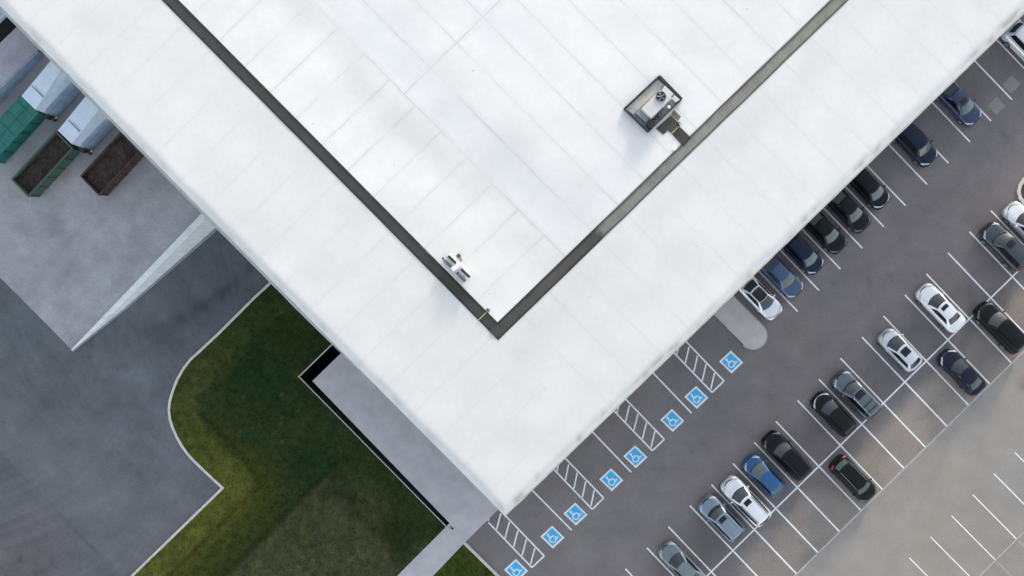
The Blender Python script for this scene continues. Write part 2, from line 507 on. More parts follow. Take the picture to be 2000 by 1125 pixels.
def yard_tint(x, y):
    px, py = W2P(x, y)
    n = fbm(x, y, 0.08, 4, 3.1)
    v = 1.0 + 0.18 * n
    # tyre sweeps: streaks running with the wheel tracks
    r = math.hypot(px - 700, py - 350)
    an = math.atan2(py - 350, px - 700)
    mk = sm(-.15, .35, fbm(x, y, .09, 3, 21.0))
    v += 0.07 * noise.noise(Vector((r * 0.05, an * 2.5, 2.0))) + mk * 0.13 * noise.noise(Vector((r * 0.22, an * 3.5, 2.0)))
    r2 = math.hypot(px + 100, py - 640)
    v += (1.1 - mk) * 0.13 * noise.noise(Vector((r2 * 0.17, 3.0, math.atan2(py - 640, px + 100) * 2)))
    # dark wheel tracks into the dock
    for (a, b, wd, am) in (((500, 520), (240, 720), 10, .16), ((520, 545), (330, 640), 8, .12), ((450, 560), (210, 700), 6, .10)):
        d, t = seg_dist(px, py, a, b)
        v -= am * math.exp(-(d / wd) ** 2) * (0.5 + 0.8 * abs(fbm(x, y, .5, 3, 9)))
    # building shade painted on the driveway beside the ramp, plus rubber and oil
    ds, t = seg_dist(px, py, (560, 440), (330, 640))
    v -= 0.22 * math.exp(-(ds / 75) ** 2) * (1 + .5 * fbm(x, y, .3, 3, 31.0))
    # curved skid marks
    for cx, cy, rad, a0, a1, am in ((60, 1110, 330, -1.2, -.2, .10), (60, 1110, 352, -1.1, -.3, .08), (-120, 820, 420, -.5, .5, .08), (-120, 820, 443, -.45, .4, .07), (700, 1000, 470, 2.75, 3.6, .06), (60, 640, 190, -.3, 1.2, .07)):
        an2 = math.atan2(py - cy, px - cx)
        if a0 < an2 < a1 or a0 < an2 + 2 * math.pi < a1: v -= am * math.exp(-((math.hypot(px - cx, py - cy) - rad) / 3.5) ** 2) * (.5 + abs(noise.noise(Vector((an2 * 9, rad, 0)))) * 1.6)
    # oil drips
    q = noise.noise(Vector((x * 1.4, y * 1.4, 8.0)))
    if q > 0.5: v -= (q - 0.5) * 1.0
    # long pavement joint: older strip beyond it
    d = (px + 0) * 0.7109 - (py - 885) * 0.7033
    v -= 0.08 * sm(-3, 3, -d) + 0.16 * math.exp(-((d) / 2.5) ** 2) * (px < 220)
    near = 1.0
    warm = 0.05 * fbm(x, y, 0.12, 3, 5.5) + 0.07 * sm(650, 1100, py)
    base = 0.94 + 0.10 * near
    return (v * base * (1 + warm), v * base, v * base * (1.02 - 0.3 * warm))

yard_poly = kerb_path + kerb_path2[1:] + [(-700, 1287), (-700, -400), (-398, -450)]
wl = [wall_px(p, 0) for p in (1900,)]
yard_poly = [G(*p) for p in kerb_path + kerb_path2[1:]] + [G(-700, 1287), G(-700, -500)] + [G(*wall_px(2000, 0))]
grid_poly("yard", yard_poly, 0.0, 0.26, YARD, yard_tint)

def lot_tint(x, y):
    px, py = W2P(x, y)
    v = 1.0 + 0.10 * fbm(x, y, 0.10, 4, 1.7)
    # along-aisle streaks
    p, q = px2pq(px, py)
    v += 0.06 * noise.noise(Vector((p * 0.05, q * 0.006, 4.0)))
    # darker oil-stained middle of the bays
    k = noise.noise(Vector((x * 1.1, y * 1.1, 3.3)))
    if k > 0.5: v -= (k - 0.5) * 0.7
    # newer darker surfacing under the bays next to the aisle
    w = -p
    v *= 1.0 - 0.10 * sm(282, 290, w)
    # sunlit tone painted into the outer bays: lighter and browner, with a noisy edge
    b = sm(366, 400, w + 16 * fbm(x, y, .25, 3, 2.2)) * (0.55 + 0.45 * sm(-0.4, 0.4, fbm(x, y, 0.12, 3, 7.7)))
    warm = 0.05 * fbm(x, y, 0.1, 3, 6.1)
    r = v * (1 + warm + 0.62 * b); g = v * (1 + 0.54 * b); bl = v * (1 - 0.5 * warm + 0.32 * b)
    return (r, g, bl)
# concrete strip between the lots
C0 = (1894.0, 622.0); STEP = (-42.0, 41.15)
def Ck(k): return C0[0] + STEP[0] * k, C0[1] + STEP[1] * k
e1 = (Ck(-8)[0] + 82, Ck(-8)[1] + 87.5); e2 = (Ck(18)[0] + 82, Ck(18)[1] + 87.5)
lot_poly = [G(907, 1060), G(*wall_px(-5, 0)), G(*wall_px(0, 0)), G(*wall_px(0, 1750)), G(*e1), G(*e2), G(1075, 1226)]
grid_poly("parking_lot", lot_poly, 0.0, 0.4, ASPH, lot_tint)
def pale_tint(x, y):
    px, py = W2P(x, y)
    v = 1.0 + 0.10 * fbm(x, y, 0.07, 4, 2.9)
    d, t = seg_dist(px, py, (1850, 880), (1730, 1125))
    v -= 0.07 * math.exp(-(d / 6) ** 2)
    d2 = abs(math.hypot(px - 1850, py - 700) - 380); v -= 0.05 * math.exp(-(d2 / 8) ** 2) * (py > 1000)
    w = 0.05 * fbm(x, y, 0.1, 3, 4.4)
    d3 = math.hypot(px - 2005, py - 750)
    rd = math.exp(-(d3 / 14) ** 2)
    return (v * (1 + w) * (1 - .3 * rd), v * (1 - .5 * rd), v * (1 - w) * (1 - .5 * rd))
grid_poly("paved_yard", [G(*e1), G(2700, 700), G(2700, 1500), G(e2[0], 1500), G(*e2)], 0.0, 0.6, CONCLOT, pale_tint)
mb = MB()
a, b = G(*e1), G(*e2); d = (b - a).normalized(); nn = Vector((-d.y, d.x, 0)) * 0.065
mb.v += [a - nn, b - nn, b + nn, a + nn]; mb.f.append((0, 1, 2, 3))
o = mb.build("concrete_strip", PAINTF); o.location.z = 0.005; tag(o, kind="structure")

# lawn
pit_out = [(588, 745), (602, 754)]
def lawn_tint(x, y):
    px, py = W2P(x, y)
    n = fbm(x, y, 0.35, 5, 3.0); n2 = fbm(x, y, 1.3, 3, 8.0)
    r, g, b = 0.47, 0.50, 0.66
    dk = poly_dist(px, py, kerb_path[1:] + kerb_path2[1:])
    # drier, yellower verge along the kerb, ending at the swale
    yel = 1 - sm(45, 75, dk + 12 * n)
    # the upper lawn by the road is greener; verge brightest to the lower left
    yel *= sm(560, 900, py) * 0.9 + 0.1
    r += yel * (0.66 + 0.30 * n2); g += yel * (0.42 + 0.2 * n2); b += yel * 0.35
    # bare brownish thatch field on the lower side
    s1 = (px - 500) * 0.6963 + (py - 965) * 0.7178       # below the mower line from (500,965) to (680,890)
    br = sm(-5, 5, (px - 670) * 0.715 + (py - 895) * 0.70 + 5 * n2)
    br *= sm(35, 130, -(px - 603) * .716 + (py - 753) * .698 + 60 * n)
    r += br * (0.58 + 0.2 * n2); g += br * (0.28 + 0.15 * n2); b += br * 0.95
    # swale lines
    for pts, am in (([(395, 812), (455, 872), (512, 945), (470, 985), (330, 1125), (240, 1215)], 0.60), ([(668, 893), (440, 1125)], .4)):
        d = poly_dist(px, py, pts)
        f = 1 - am * math.exp(-(d / 6.0) ** 2) * max(0, 0.7 + 0.8 * n2)
        r *= f; g *= f; b *= f
    # lusher dark-green clover drifts
    mid = (1 - br) * (1 - sm(60, 150, dk + 30 * n)) * sm(780, 960, py)      # olive turf between swale and mown line
    r += .38 * mid; g += .24 * mid
    cl = sm(0.05, 0.45, fbm(x, y, 0.22, 4, 12.0)) * (1 - br) * (1 - mid)
    r *= 1 - 0.35 * cl; g *= 1 - 0.08 * cl
    v = 1 + 0.20 * n + 0.18 * n2
    # tiny pale weeds
    w = noise.noise(Vector((x * 2.1, y * 2.1, 5)))
    if w > 0.66: r += 0.4; g += 0.4; b += 0.4
    return (max(.1, r * v), max(.1, g * v), max(.1, b * v))
lawn1 = [G(*p) for p in kerb_path + kerb_path2[1:]] + [G(675, 1228), G(775, 1125), G(869, 1030)] + [G(602, 755), G(588, 742), G(664, 664), G(*wall_px(470, -3))]
# order wall side
wq = [W2P(v.x, v.y) for v in lawn1]
lawn1 = [G(*p) for p in kerb_path + kerb_path2[1:]] + [G(675, 1228), G(775, 1125), G(869, 1031), G(583.5, 735), G(660, 659)]
def lawn_z(x, y):
    px, py = W2P(x, y)
    d = poly_dist(px, py, [(395, 812), (455, 872), (512, 945), (470, 985), (330, 1125)])
    return 0.03 * fbm(x, y, .3, 3) + 0.02 * fbm(x, y, 1.6, 3, 4) - 0.06 * math.exp(-(d / 14) ** 2)
grid_poly("lawn", lawn1, 0.09, 0.28, GRASS, lawn_tint, lawn_z, kind="structure")
lawn2 = [G(909, 1063), G(972, 1126), G(1075, 1228), G(740, 1228), G(845, 1125)]
grid_poly("lawn", lawn2, 0.09, 0.3, GRASS, lambda x, y: (0.95 + .25 * fbm(x, y, .8, 4, 5), 0.92 + .2 * fbm(x, y, .8, 4, 5), .7), lambda x, y: 0.02 * fbm(x, y, 1.2, 3), kind="structure")

# grass tufts
tv = []; tf = []
def in_poly(x, y, poly):
    c = False; n = len(poly); j = n - 1
    for i in range(n):
        xi, yi = poly[i].x, poly[i].y; xj, yj = poly[j].x, poly[j].y
        if (yi > y) != (yj > y) and x < (xj - xi) * (y - yi) / (yj - yi) + xi: c = not c
        j = i
    return c
cols = []
for poly, cnt, tfn in ((lawn1, 26000, lawn_tint), (lawn2, 3500, lambda x, y: (1.0, .95, .7))):
    x0 = min(v.x for v in poly); x1 = max(v.x for v in poly); y0 = max(-27, min(v.y for v in poly)); y1 = max(v.y for v in poly)
    n = 0
    while n < cnt:
        x = random.uniform(x0, x1); y = random.uniform(y0, y1); n += 1
        if not in_poly(x, y, poly): continue
        c = tfn(x, y); k = random.uniform(0.6, 1.6); c = (c[0] * k * random.uniform(.85, 1.25), c[1] * k, c[2] * k)
        z = 0.09 + lawn_z(x, y)
        for _ in range(3):
            a = random.uniform(0, 6.28); h = random.uniform(0.04, 0.10); w = random.uniform(0.02, 0.045)
            dx, dy = math.cos(a), math.sin(a); L_ = random.uniform(0.03, 0.10)
            ox, oy = random.uniform(-.1, .1), random.uniform(-.1, .1)
            i = len(tv)
            tv += [(x + ox - dy * w, y + oy + dx * w, z - .02), (x + ox + dy * w, y + oy - dx * w, z - .02), (x + ox + dx * L_, y + oy + dy * L_, z + h)]
            tf.append((i, i + 1, i + 2)); cols += [c, c, c]
o = mesh_obj("grass", tv, tf, GRASS)
at = o.data.color_attributes.new("tint", 'FLOAT_COLOR', 'POINT')
for i, c in enumerate(cols): at.data[i].color = (*c, 1)
tag(o, "short rough grass blades covering the lawns beside the warehouse", "grass", kind="stuff")

# walkway at grade and along the right wall
walk = [G(871.5, 1028), G(949, 952), G(*wall_px(0, 0)), G(*wall_px(-24, 6)), G(907, 1060), G(845, 1125), G(740, 1228), G(675, 1228), G(775, 1125)]
grid_poly("walkway", walk, 0.14, 0, CONC, None, skirt=0.16)
sw = [G(*wall_px(-1, 4)), G(*wall_px(-1, 1750)), G(*wall_px(-24, 1750)), G(*wall_px(-24, 6.5))]
grid_poly("sidewalk", sw, 0.13, 0, CONC, None, skirt=0.15)

# painted joints of the walkway are part of its concrete; kerb edge highlight
# ------------------------------------------------------------------ area well and slab
d_al = (pit_w[1] - pit_w[0]).normalized(); d_in = (pit_w[3] - pit_w[0]).normalized()
well = empty("area_well", (pit_w[0].x, pit_w[0].y, 0))
tag(well, "dark sunken area well with thin pale rim beside the concrete slab at the left wall", "light well")
def rel(v): return Vector(v) - well.location
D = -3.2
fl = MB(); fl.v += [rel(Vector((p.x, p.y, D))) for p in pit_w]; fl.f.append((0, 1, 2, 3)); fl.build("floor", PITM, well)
w_ = MB()
def wallseg(mb_, a, b, nrm, th, z0, z1, origin):
    a = Vector(a); b = Vector(b)
    bot = [a, b, b + nrm * th, a + nrm * th]
    mb_.hexa([Vector((p.x, p.y, z0)) - origin for p in bot], [Vector((p.x, p.y, z1)) - origin for p in bot])
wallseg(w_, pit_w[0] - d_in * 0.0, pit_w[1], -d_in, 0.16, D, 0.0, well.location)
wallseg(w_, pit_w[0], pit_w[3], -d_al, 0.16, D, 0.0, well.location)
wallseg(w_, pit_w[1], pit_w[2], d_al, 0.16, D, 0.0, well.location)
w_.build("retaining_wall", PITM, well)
c_ = MB()
wallseg(c_, pit_w[0] - d_al * 0.14, pit_w[1], -d_in, 0.06, 0.0, 0.16, well.location)
wallseg(c_, pit_w[0] - d_in * 0.0, pit_w[3], -d_al, 0.08, 0.0, 0.16, well.location)
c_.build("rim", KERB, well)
slab = MB()
outer0, outer1 = G(610, 744.2, .15), G(879, 1022.8, .15)
slab.hexa([Vector((p.x, p.y, -0.12)) for p in (outer0, outer1, outer1 + d_in * 4.35, outer0 + d_in * 4.35)],
          [Vector((p.x, p.y, 0.147)) for p in (outer0, outer1, outer1 + d_in * 4.35, outer0 + d_in * 4.35)])
o = slab.build("concrete_slab", CONC, bevel=0.02)
tag(o, "long raised grey concrete slab over the dark slot beside the left wall", "slab", kind="structure")
# small drain cover on the walkway end
dr = MB(); dr.cyl(G(884, 1031) + Vector((0, 0, 0.15)), 0.11, 0.03, seg=16); dr.box(G(880, 1028) + Vector((0, 0, .155)), (0.25, 0.06, 0.03), 0.8)
tag(dr.build("drain_cover", DARKST), "small dark drain fitting on the walkway at the lower end of the black slot", "drain")

# ------------------------------------------------------------------ warehouse
bld = empty("warehouse", (CW.x, CW.y, 0))
tag(bld, "huge white-roofed warehouse with a dark V-shaped gutter, filling the middle", "building")
O3 = Vector((CW.x, CW.y, 0))
def roof_z(p, q):
    """gentle falls and sags of the membrane (metres, relative to RZ)"""
    x, y = p * PM, q * PM
    z = 0.0
    if p > 278 and q > 254:
        # field: valley along q=441, long swells
        z += 0.10 * (1 - math.exp(-((q - 441) * PM / 2.6) ** 2))
        z += 0.05 * noise.noise(Vector((x * 0.10, y * 0.16, 1.0))) + 0.03 * noise.noise(Vector((x * .3, y * .3, 4.0)))
    else:
        z += 0.05 * noise.noise(Vector((x * 0.12, y * 0.12, 7.0))) + 0.02 * noise.noise(Vector((x * .35, y * .35, 2.0)))
        d = min(p, q) * PM
        z -= 0.17 * (1 - sm(0.0, 0.8, d + 0.18 * noise.noise(Vector((x * .35, y * .35, 3.0))))) ** 1.5
    return z
def roof_grid(name, ps, qs, mat, cond, parent, wobble=0.0):
    vs = []; idx = {}; fs = []; uv = []; tints = []
    def vert(i, j):
        if (i, j) in idx: return idx[(i, j)]
        p, q = ps[i], qs[j]
        v = RP(p, q, roof_z(p, q)) - O3
        idx[(i, j)] = len(vs); vs.append(v); uv.append((p / 71.4, q / 71.4))
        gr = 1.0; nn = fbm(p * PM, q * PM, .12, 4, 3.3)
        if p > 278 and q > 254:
            # grey shade painted into the tint: along the valley, and beside the air unit
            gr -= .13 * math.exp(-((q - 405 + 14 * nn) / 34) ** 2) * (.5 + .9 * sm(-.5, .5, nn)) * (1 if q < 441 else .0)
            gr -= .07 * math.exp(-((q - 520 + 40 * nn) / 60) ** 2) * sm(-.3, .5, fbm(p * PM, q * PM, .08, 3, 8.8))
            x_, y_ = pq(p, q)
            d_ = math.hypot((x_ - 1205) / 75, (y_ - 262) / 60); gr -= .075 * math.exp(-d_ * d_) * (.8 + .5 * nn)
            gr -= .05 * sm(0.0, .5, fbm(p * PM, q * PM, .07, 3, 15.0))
        else:
            gr += .045 * sm(250, 900, p if q < 235 else q) - .02
            gr -= .05 * math.exp(-(min(abs(p - 215), 500) / 30.) ** 2) * (q > 235) + .03 * sm(0, .5, fbm(p * PM, q * PM, .15, 4, 6.0))
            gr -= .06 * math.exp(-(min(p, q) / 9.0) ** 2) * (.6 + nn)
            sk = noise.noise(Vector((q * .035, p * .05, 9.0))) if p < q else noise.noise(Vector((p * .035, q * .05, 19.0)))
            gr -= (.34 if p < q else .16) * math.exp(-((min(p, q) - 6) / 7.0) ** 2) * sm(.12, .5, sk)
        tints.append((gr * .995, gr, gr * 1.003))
        return idx[(i, j)]
    for i in range(len(ps) - 1):
        for j in range(len(qs) - 1):
            if cond((ps[i] + ps[i + 1]) / 2, (qs[j] + qs[j + 1]) / 2):
                fs.append((vert(i, j), vert(i, j + 1), vert(i + 1, j + 1), vert(i + 1, j)))
    # make faces point up
    a, b_, c = (Vector(vs[k]) for k in fs[0][:3])
    if (b_ - a).cross(c - a).z < 0: fs = [tuple(reversed(f)) for f in fs]
    o = mesh_obj(name, vs, fs, mat, parent, smooth=True)
    ul = o.data.uv_layers.new(name="roof")
    for lp in o.data.loops: ul.data[lp.index].uv = uv[lp.vertex_index]
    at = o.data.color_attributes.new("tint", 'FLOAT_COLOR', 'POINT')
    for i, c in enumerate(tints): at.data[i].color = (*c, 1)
    return o
def rng(a, b, s):
    n = max(1, int(round((b - a) / s))); return [a + (b - a) * i / n for i in range(n + 1)]
PMAX, QMAX = 2000, 1900
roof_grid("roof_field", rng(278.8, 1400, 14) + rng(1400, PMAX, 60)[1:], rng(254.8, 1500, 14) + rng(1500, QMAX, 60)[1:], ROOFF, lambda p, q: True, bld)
edge = [0, 4, 8, 13, 19, 26]
roof_grid("roof_border", edge + rng(26, 257.4, 12)[1:] + rng(257.4, 1500, 14)[1:] + rng(1500, PMAX, 60)[1:],
          edge + rng(26, 235.5, 12)[1:] + rng(235.5, 1500, 14)[1:] + rng(1500, QMAX, 60)[1:], ROOFB,
          lambda p, q: p < 257.4 or q < 235.5, bld)
# gutter channel: liner 12 cm below, with upstands left and right
def wobble_path(p0, q0, p1, q1, n, amp, seed):
    out = []
    for i in range(n + 1):
        t = i / n; p = p0 + (p1 - p0) * t; q = q0 + (q1 - q0) * t
        w = amp * noise.noise(Vector((t * n * 0.22, seed, 0)))
        if p1 != p0: q += w
        else: p += w
        out.append((p, q))
    return out
def gutter_tint(p, q, arm):
    n = 1 + 0.15 * noise.noise(Vector((p * .02, q * .02, 1)))
    if arm == 'R':
        k = sm(518, 526, q + 6 * noise.noise(Vector((p * .1, q * .05, 2))))
        v = n * (0.95 + k * (1.6 + 0.6 * sm(526, 760, q) + 0.25 * noise.noise(Vector((q * .15, 0, 0)))))
        return (v * (1 + .05 * k), v * (1 + .04 * k), v * (1 + .03 * k))
    if arm == 'S': return (n * .9,) * 3
    k = math.exp(-((p - 400) / 60) ** 2)
    return (n * (1 - .35 * k),) * 3
gl = MB(); gt = []
def gstrip(A, B, arm, z=0.012):
    n0 = len(gl.v)
    for (p, q), (p2, q2) in zip(A, B):
        for k in range(4):
            t = k / 3; pp = p + (p2 - p) * t; qq = q + (q2 - q) * t
            if arm == 'L': za, zb2 = roof_z(max(pp, 258), 235), roof_z(max(pp, 279), 255)
            else: za, zb2 = roof_z(257, max(qq, 236)), roof_z(279, max(qq, 255))
            gl.v.append(RP(pp, qq, za + (zb2 - za) * t + z) - O3); gt.append(gutter_tint(pp, qq, arm))
    for i in range(len(A) - 1):
        for k in range(3):
            gl.f.append((n0 + i * 4 + k, n0 + i * 4 + k + 1, n0 + (i + 1) * 4 + k + 1, n0 + (i + 1) * 4 + k))
# left arm runs along p at q 235.5..254.8 ; right arm along q at p 257.4..278.8
gstrip([(257.4 + i * 14, 233) for i in range(125)], [(257.4 + i * 14, 257) for i in range(125)], 'L')
gstrip([(255, 233 + i * 8) for i in range(209)], [(281, 233 + i * 8) for i in range(209)], 'R', 0.016)
o = mesh_obj("gutter_liner", gl.v, gl.f, GUTTER, bld, smooth=True)
at = o.data.color_attributes.new("tint", 'FLOAT_COLOR', 'POINT')
for i, c in enumerate(gt): at.data[i].color = (*c, 1)
# upstands following the field edges
def upstand(pts, name, mat, zb=-0.20, lip=0.045, th=2.0, axis='q', sgn=1):
    mb_ = MB(); n0 = 0
    for (p, q) in pts:
        zt = roof_z(p + (3 * sgn if axis == 'p' else 0), q + (3 * sgn if axis == 'q' else 0)) + 0.012 + lip
        a = (p, q); b2 = (p, q - th * sgn) if axis == 'q' else (p - th * sgn, q)
        mb_.v += [RP(*a, zb) - O3, RP(*a, zt) - O3, RP(*b2, zt) - O3, RP(*b2, zb) - O3]
    for i in range(len(pts) - 1):
        for k in range(4):
            k2 = (k + 1) % 4
            mb_.f.append((i * 4 + k, i * 4 + k2, (i + 1) * 4 + k2, (i + 1) * 4 + k))
    return mb_.build(name, mat, bld)
EDGED = surf("dark_seam_edge", (0.022, 0.024, 0.022), 0.8)
def wob(base, n, seed, amp): return [base + amp * noise.noise(Vector((i * .22, seed, 0))) for i in range(n)]
NL = 122; wL = wob(255.0, NL, 1.3, 1.6)
upstand([(278.8 + i * 14, wL[i]) for i in range(NL)], "gutter_edge", EDGED, th=1.3, axis='q', sgn=1)
wR = wob(278.8, 118, 5.1, 2.2)
upstand([(wR[i], 254.8 + i * 14) for i in range(118)], "gutter_edge", EDGED, th=1.2, axis='p', sgn=1)
wl2 = wob(235.5, 125, 9.1, 2.0)
upstand([(255 + i * 14, wl2[i]) for i in range(125)], "gutter_edge", EDGED, th=0.8, axis='q', sgn=-1)
wr2 = wob(257.0, 118, 3.1, 2.4)
upstand([(wr2[i], 235 + i * 14) for i in range(118)], "gutter_edge", EDGED, th=1.0, axis='p', sgn=-1)
# eaves
def strip_along(fn_in, fn_out, n, name, mat):
    mb_ = MB()
    for i in range(n + 1):
        a, b2 = fn_in(i / n), fn_out(i / n)
        mb_.v += [a - O3, b2 - O3, (b2 - O3) - Vector((0, 0, 0.25)), (a - O3) - Vector((0, 0, 0.25))]
    for i in range(n):
        for k in range(4):
            k2 = (k + 1) % 4
            mb_.f.append((i * 4 + k, i * 4 + k2, (i + 1) * 4 + k2, (i + 1) * 4 + k))
    mb_.f.append((0, 1, 2, 3)); mb_.f.append((n * 4, n * 4 + 1, n * 4 + 2, n * 4 + 3))
    return mb_.build(name, mat, bld)
def nz(t, s, a): return a * noise.noise(Vector((t * 60, s, 0)))
strip_along(lambda t: RP(nz(t, 1, 1.2), t * QMAX, roof_z(0.1, t * QMAX) + .02), lambda t: RP(-3.0 + nz(t, 1, 1.2), t * QMAX - (3 if t == 0 else 0), roof_z(0.1, t * QMAX) - .02), 160, "coping", COPING)
strip_along(lambda t: RP(t * PMAX, nz(t, 4, 1.2), roof_z(t * PMAX, .1) - .02),
            lambda t: RP(t * PMAX, -(1.5 + 5.0 * sm(0.12, 0.30, t)) + nz(t, 4, .9), roof_z(t * PMAX, .1) - .16), 160, "eaves_lip", LIP)
# walls (set in under the eaves), ground to roof
def wq_(p, q, z): v = RP(p, q); return Vector((v.x, v.y, z)) - O3
wm = MB()
for (a, b2) in (((2, 2), (2, QMAX)), ((2, QMAX), (PMAX, QMAX)), ((PMAX, QMAX), (PMAX, 2)), ((PMAX, 2), (2, 2))):
    n0 = len(wm.v)
    wm.v += [wq_(*a, -0.05), wq_(*b2, -0.05), wq_(*b2, RZ - 0.6), wq_(*a, RZ - 0.6)]
    wm.f.append((n0, n0 + 1, n0 + 2, n0 + 3))
wm.build("wall", WALLM, bld)
# fascia band and light-blocking deck under the membrane
fm = MB()
for (a, b2) in (((1, 1), (1, QMAX)), ((PMAX, 1), (1, 1))):
    n0 = len(fm.v)
    fm.v += [wq_(*a, RZ - 1.0), wq_(*b2, RZ - 1.0), wq_(*b2, RZ - 0.22), wq_(*a, RZ - 0.22)]
    fm.f.append((n0, n0 + 1, n0 + 2, n0 + 3))
fm.build("fascia", LIP, bld)
dk = MB(); dk.v += [wq_(1, 1, RZ - .5), wq_(1, QMAX, RZ - .5), wq_(PMAX, QMAX, RZ - .5), wq_(PMAX, 1, RZ - .5)]; dk.f.append((0, 1, 2, 3)); dk.build("deck", LIP, bld)
# roller doors and personnel doors on the walls (seen only from the side)
DOORM = surf("door_panel", (0.30, 0.31, 0.32), 0.5)
for k, p0 in enumerate((560, 700, 840, 980, 1150, 1290)):
    dm = MB()
    a, b2 = wq_(p0, 1.2, 1.2 if p0 > 640 else 0.05), wq_(p0 + 75, 1.2, 0)
    u = Vector((b2.x - a.x, b2.y - a.y, 0)).normalized(); nrm = Vector((-u.y, u.x, 0))
    if nrm.dot(Vector((-0.7, -0.7, 0))) < 0: nrm = -nrm
    zb = a.z
    for s in range(6):
        c = a + u * 1.5 + nrm * 0.0; c.z = zb + 2.6 + 0.55 * s - 0.3 * 0
        c.z = zb + 2.1 * 0 + 0.3 + 0.55 * s + (2.2 if False else 0)
        dm.box(c, (2.9, 0.10, 0.53), math.atan2(u.y, u.x))
    dm.build("roller_door", DOORM, bld)
# service mat beside the air unit, joined to the gutter
mat_px = [(1310, 225.5), (1315, 216), (1329, 228.4), (1323.8, 236), (1327, 248), (1349, 269.5), (1334, 287), (1311.6, 262.4), (1303.6, 255.5), (1295, 263.6), (1280, 252)]
def matz(px, py): p, q = px2pq(px, py); return RP(p, q, roof_z(p, q) + 0.03) - O3
MATM = surf("dark_roof_mat", (0.060, 0.060, 0.050), 0.8, var=0.2, scale=1.5, fine=0.1)
def mat_z(x, y):
    px_, py_ = 1000 + x * PXM * H / (H - RZ), 562.5 - y * PXM * H / (H - RZ)
    p_, q_ = px2pq(px_, py_); return roof_z(p_, max(q_, 255)) if p_ > 278.8 else roof_z(max(278.9, p_), q_)
o = grid_poly("service_mat", [G(*p, RZ) for p in mat_px], RZ + 0.035, 0.3, MATM, None, mat_z, kind=None, parent=bld)
o.location = -O3
ml = MB(); ml.v += [matz(1315.5, 217) + Vector((0, 0, .006)), matz(1310, 225) + Vector((0, 0, .006)), matz(1323, 236) + Vector((0, 0, .006)), matz(1328, 229) + Vector((0, 0, .006))]; ml.f.append((0, 1, 2, 3))
ml.build("mat_patch", surf("worn_roof_mat", (0.17, 0.165, 0.14), 0.8, var=0.2, scale=2), bld)

# ------------------------------------------------------------------ rooftop equipment
def RPpx(px, py, dz=0.0):
    """photo pixel of a point dz above the roof"""
    return G(px, py, RZ + dz)
def line_box(mb_, a, b, w, h, origin, z=None):
    a = Vector(a); b = Vector(b); c = (a + b) / 2
    if z is not None: c.z = z
    L_ = (b - a).length
    mb_.box(c - origin, (L_, w, h), math.atan2(b.y - a.y, b.x - a.x))
ac = empty("rooftop_air_unit", RPpx(1275, 204, 0.15)); o0 = ac.location.copy()
tag(ac, "grey rooftop air unit in a dark-framed tray with a round fan, near the right gutter", "air conditioner")
T, Lf, B, Rt = RPpx(1287, 149, .3), RPpx(1219, 212.5, .3), RPpx(1266, 258, .3), RPpx(1331, 194.5, .3)
def zat(v, z): return Vector((v.x, v.y, z))
fr = MB()
for a, b2, w in ((T, Lf, .10), (Lf, B, .07), (B, Rt, .07), (Rt, T, .20)):
    line_box(fr, a, b2, w, 0.42, o0, RZ + 0.22)
fr.build("frame", DKTEAL, ac)
fl2 = MB(); n0 = 0
fl2.v += [zat(v, RZ + .12) - o0 for v in (T, Lf, B, Rt)]; fl2.f.append((0, 1, 2, 3)); fl2.build("tray", GALV, ac)
def pxbox(mb_, pts, z0, z1, origin):
    pts = [G(*p, RZ + z1) for p in pts]
    mb_.hexa([zat(v, RZ + z0) - origin for v in pts], [zat(v, RZ + z1) - origin for v in pts])
hb = MB(); pxbox(hb, [(1252.7, 211.6), (1273, 230.7), (1312, 191.5), (1292, 173)], .13, .95, o0)
hb.build("housing", GALVL, ac, bevel=0.03)
f0 = G(1290.8, 188.5, RZ + 1.0) - o0
sh = MB(); sh.cyl(f0 - Vector((0, 0, .02)), .36, .05, seg=32); sh.build("fan_well", BLACK, ac)
rg = MB(); rg.tube([f0 + Vector((math.cos(t) * .37, math.sin(t) * .37, .02)) for t in [i * math.pi / 16 for i in range(33)]], .025, 6)
rg.build("fan_ring", GALVD, ac)
fan = MB()
for k in range(5):
    a = k * 2 * math.pi / 5 + .3
    c, s = math.cos(a), math.sin(a); c2, s2 = math.cos(a + .55), math.sin(a + .55)
    fan.hexa([f0 + Vector((c * .07, s * .07, .02)), f0 + Vector((c * .32, s * .32, .01)), f0 + Vector((c2 * .32, s2 * .32, .05)), f0 + Vector((c2 * .07, s2 * .07, .05))],
             [f0 + Vector((c * .07, s * .07, .03)), f0 + Vector((c * .32, s * .32, .02)), f0 + Vector((c2 * .32, s2 * .32, .06)), f0 + Vector((c2 * .07, s2 * .07, .06))])
fan.cyl(f0 + Vector((0, 0, .05)), .08, .06, seg=16)
fan.build("fan", surf("fan_blade_metal", (0.22, 0.25, 0.28), 0.4), ac)
db = MB()
pxbox(db, [(1286, 154.5), (1221.5, 213), (1237, 224.5), (1296, 166)], .13, .26, o0)
db.build("duct", surf("dusty_duct_metal", (0.46, 0.45, 0.41), 0.6, var=0.15, scale=2), ac, bevel=0.02)
d2 = MB()
pxbox(d2, [(1293.5, 175), (1310, 190), (1317, 184), (1298, 166)], .13, .42, o0)
pxbox(d2, [(1312, 192), (1320, 200), (1328, 194.5), (1318, 185.5)], .13, .46, o0)
d2.build("side_duct", GALVL, ac, bevel=0.02)
d3 = MB()
pxbox(d3, [(1249, 213.5), (1242, 221), (1262, 238), (1270, 231)], .13, .55, o0)
d3.build("intake_box", surf("blue_grey_sheet", (0.26, 0.29, 0.31), 0.5), ac, bevel=0.02)
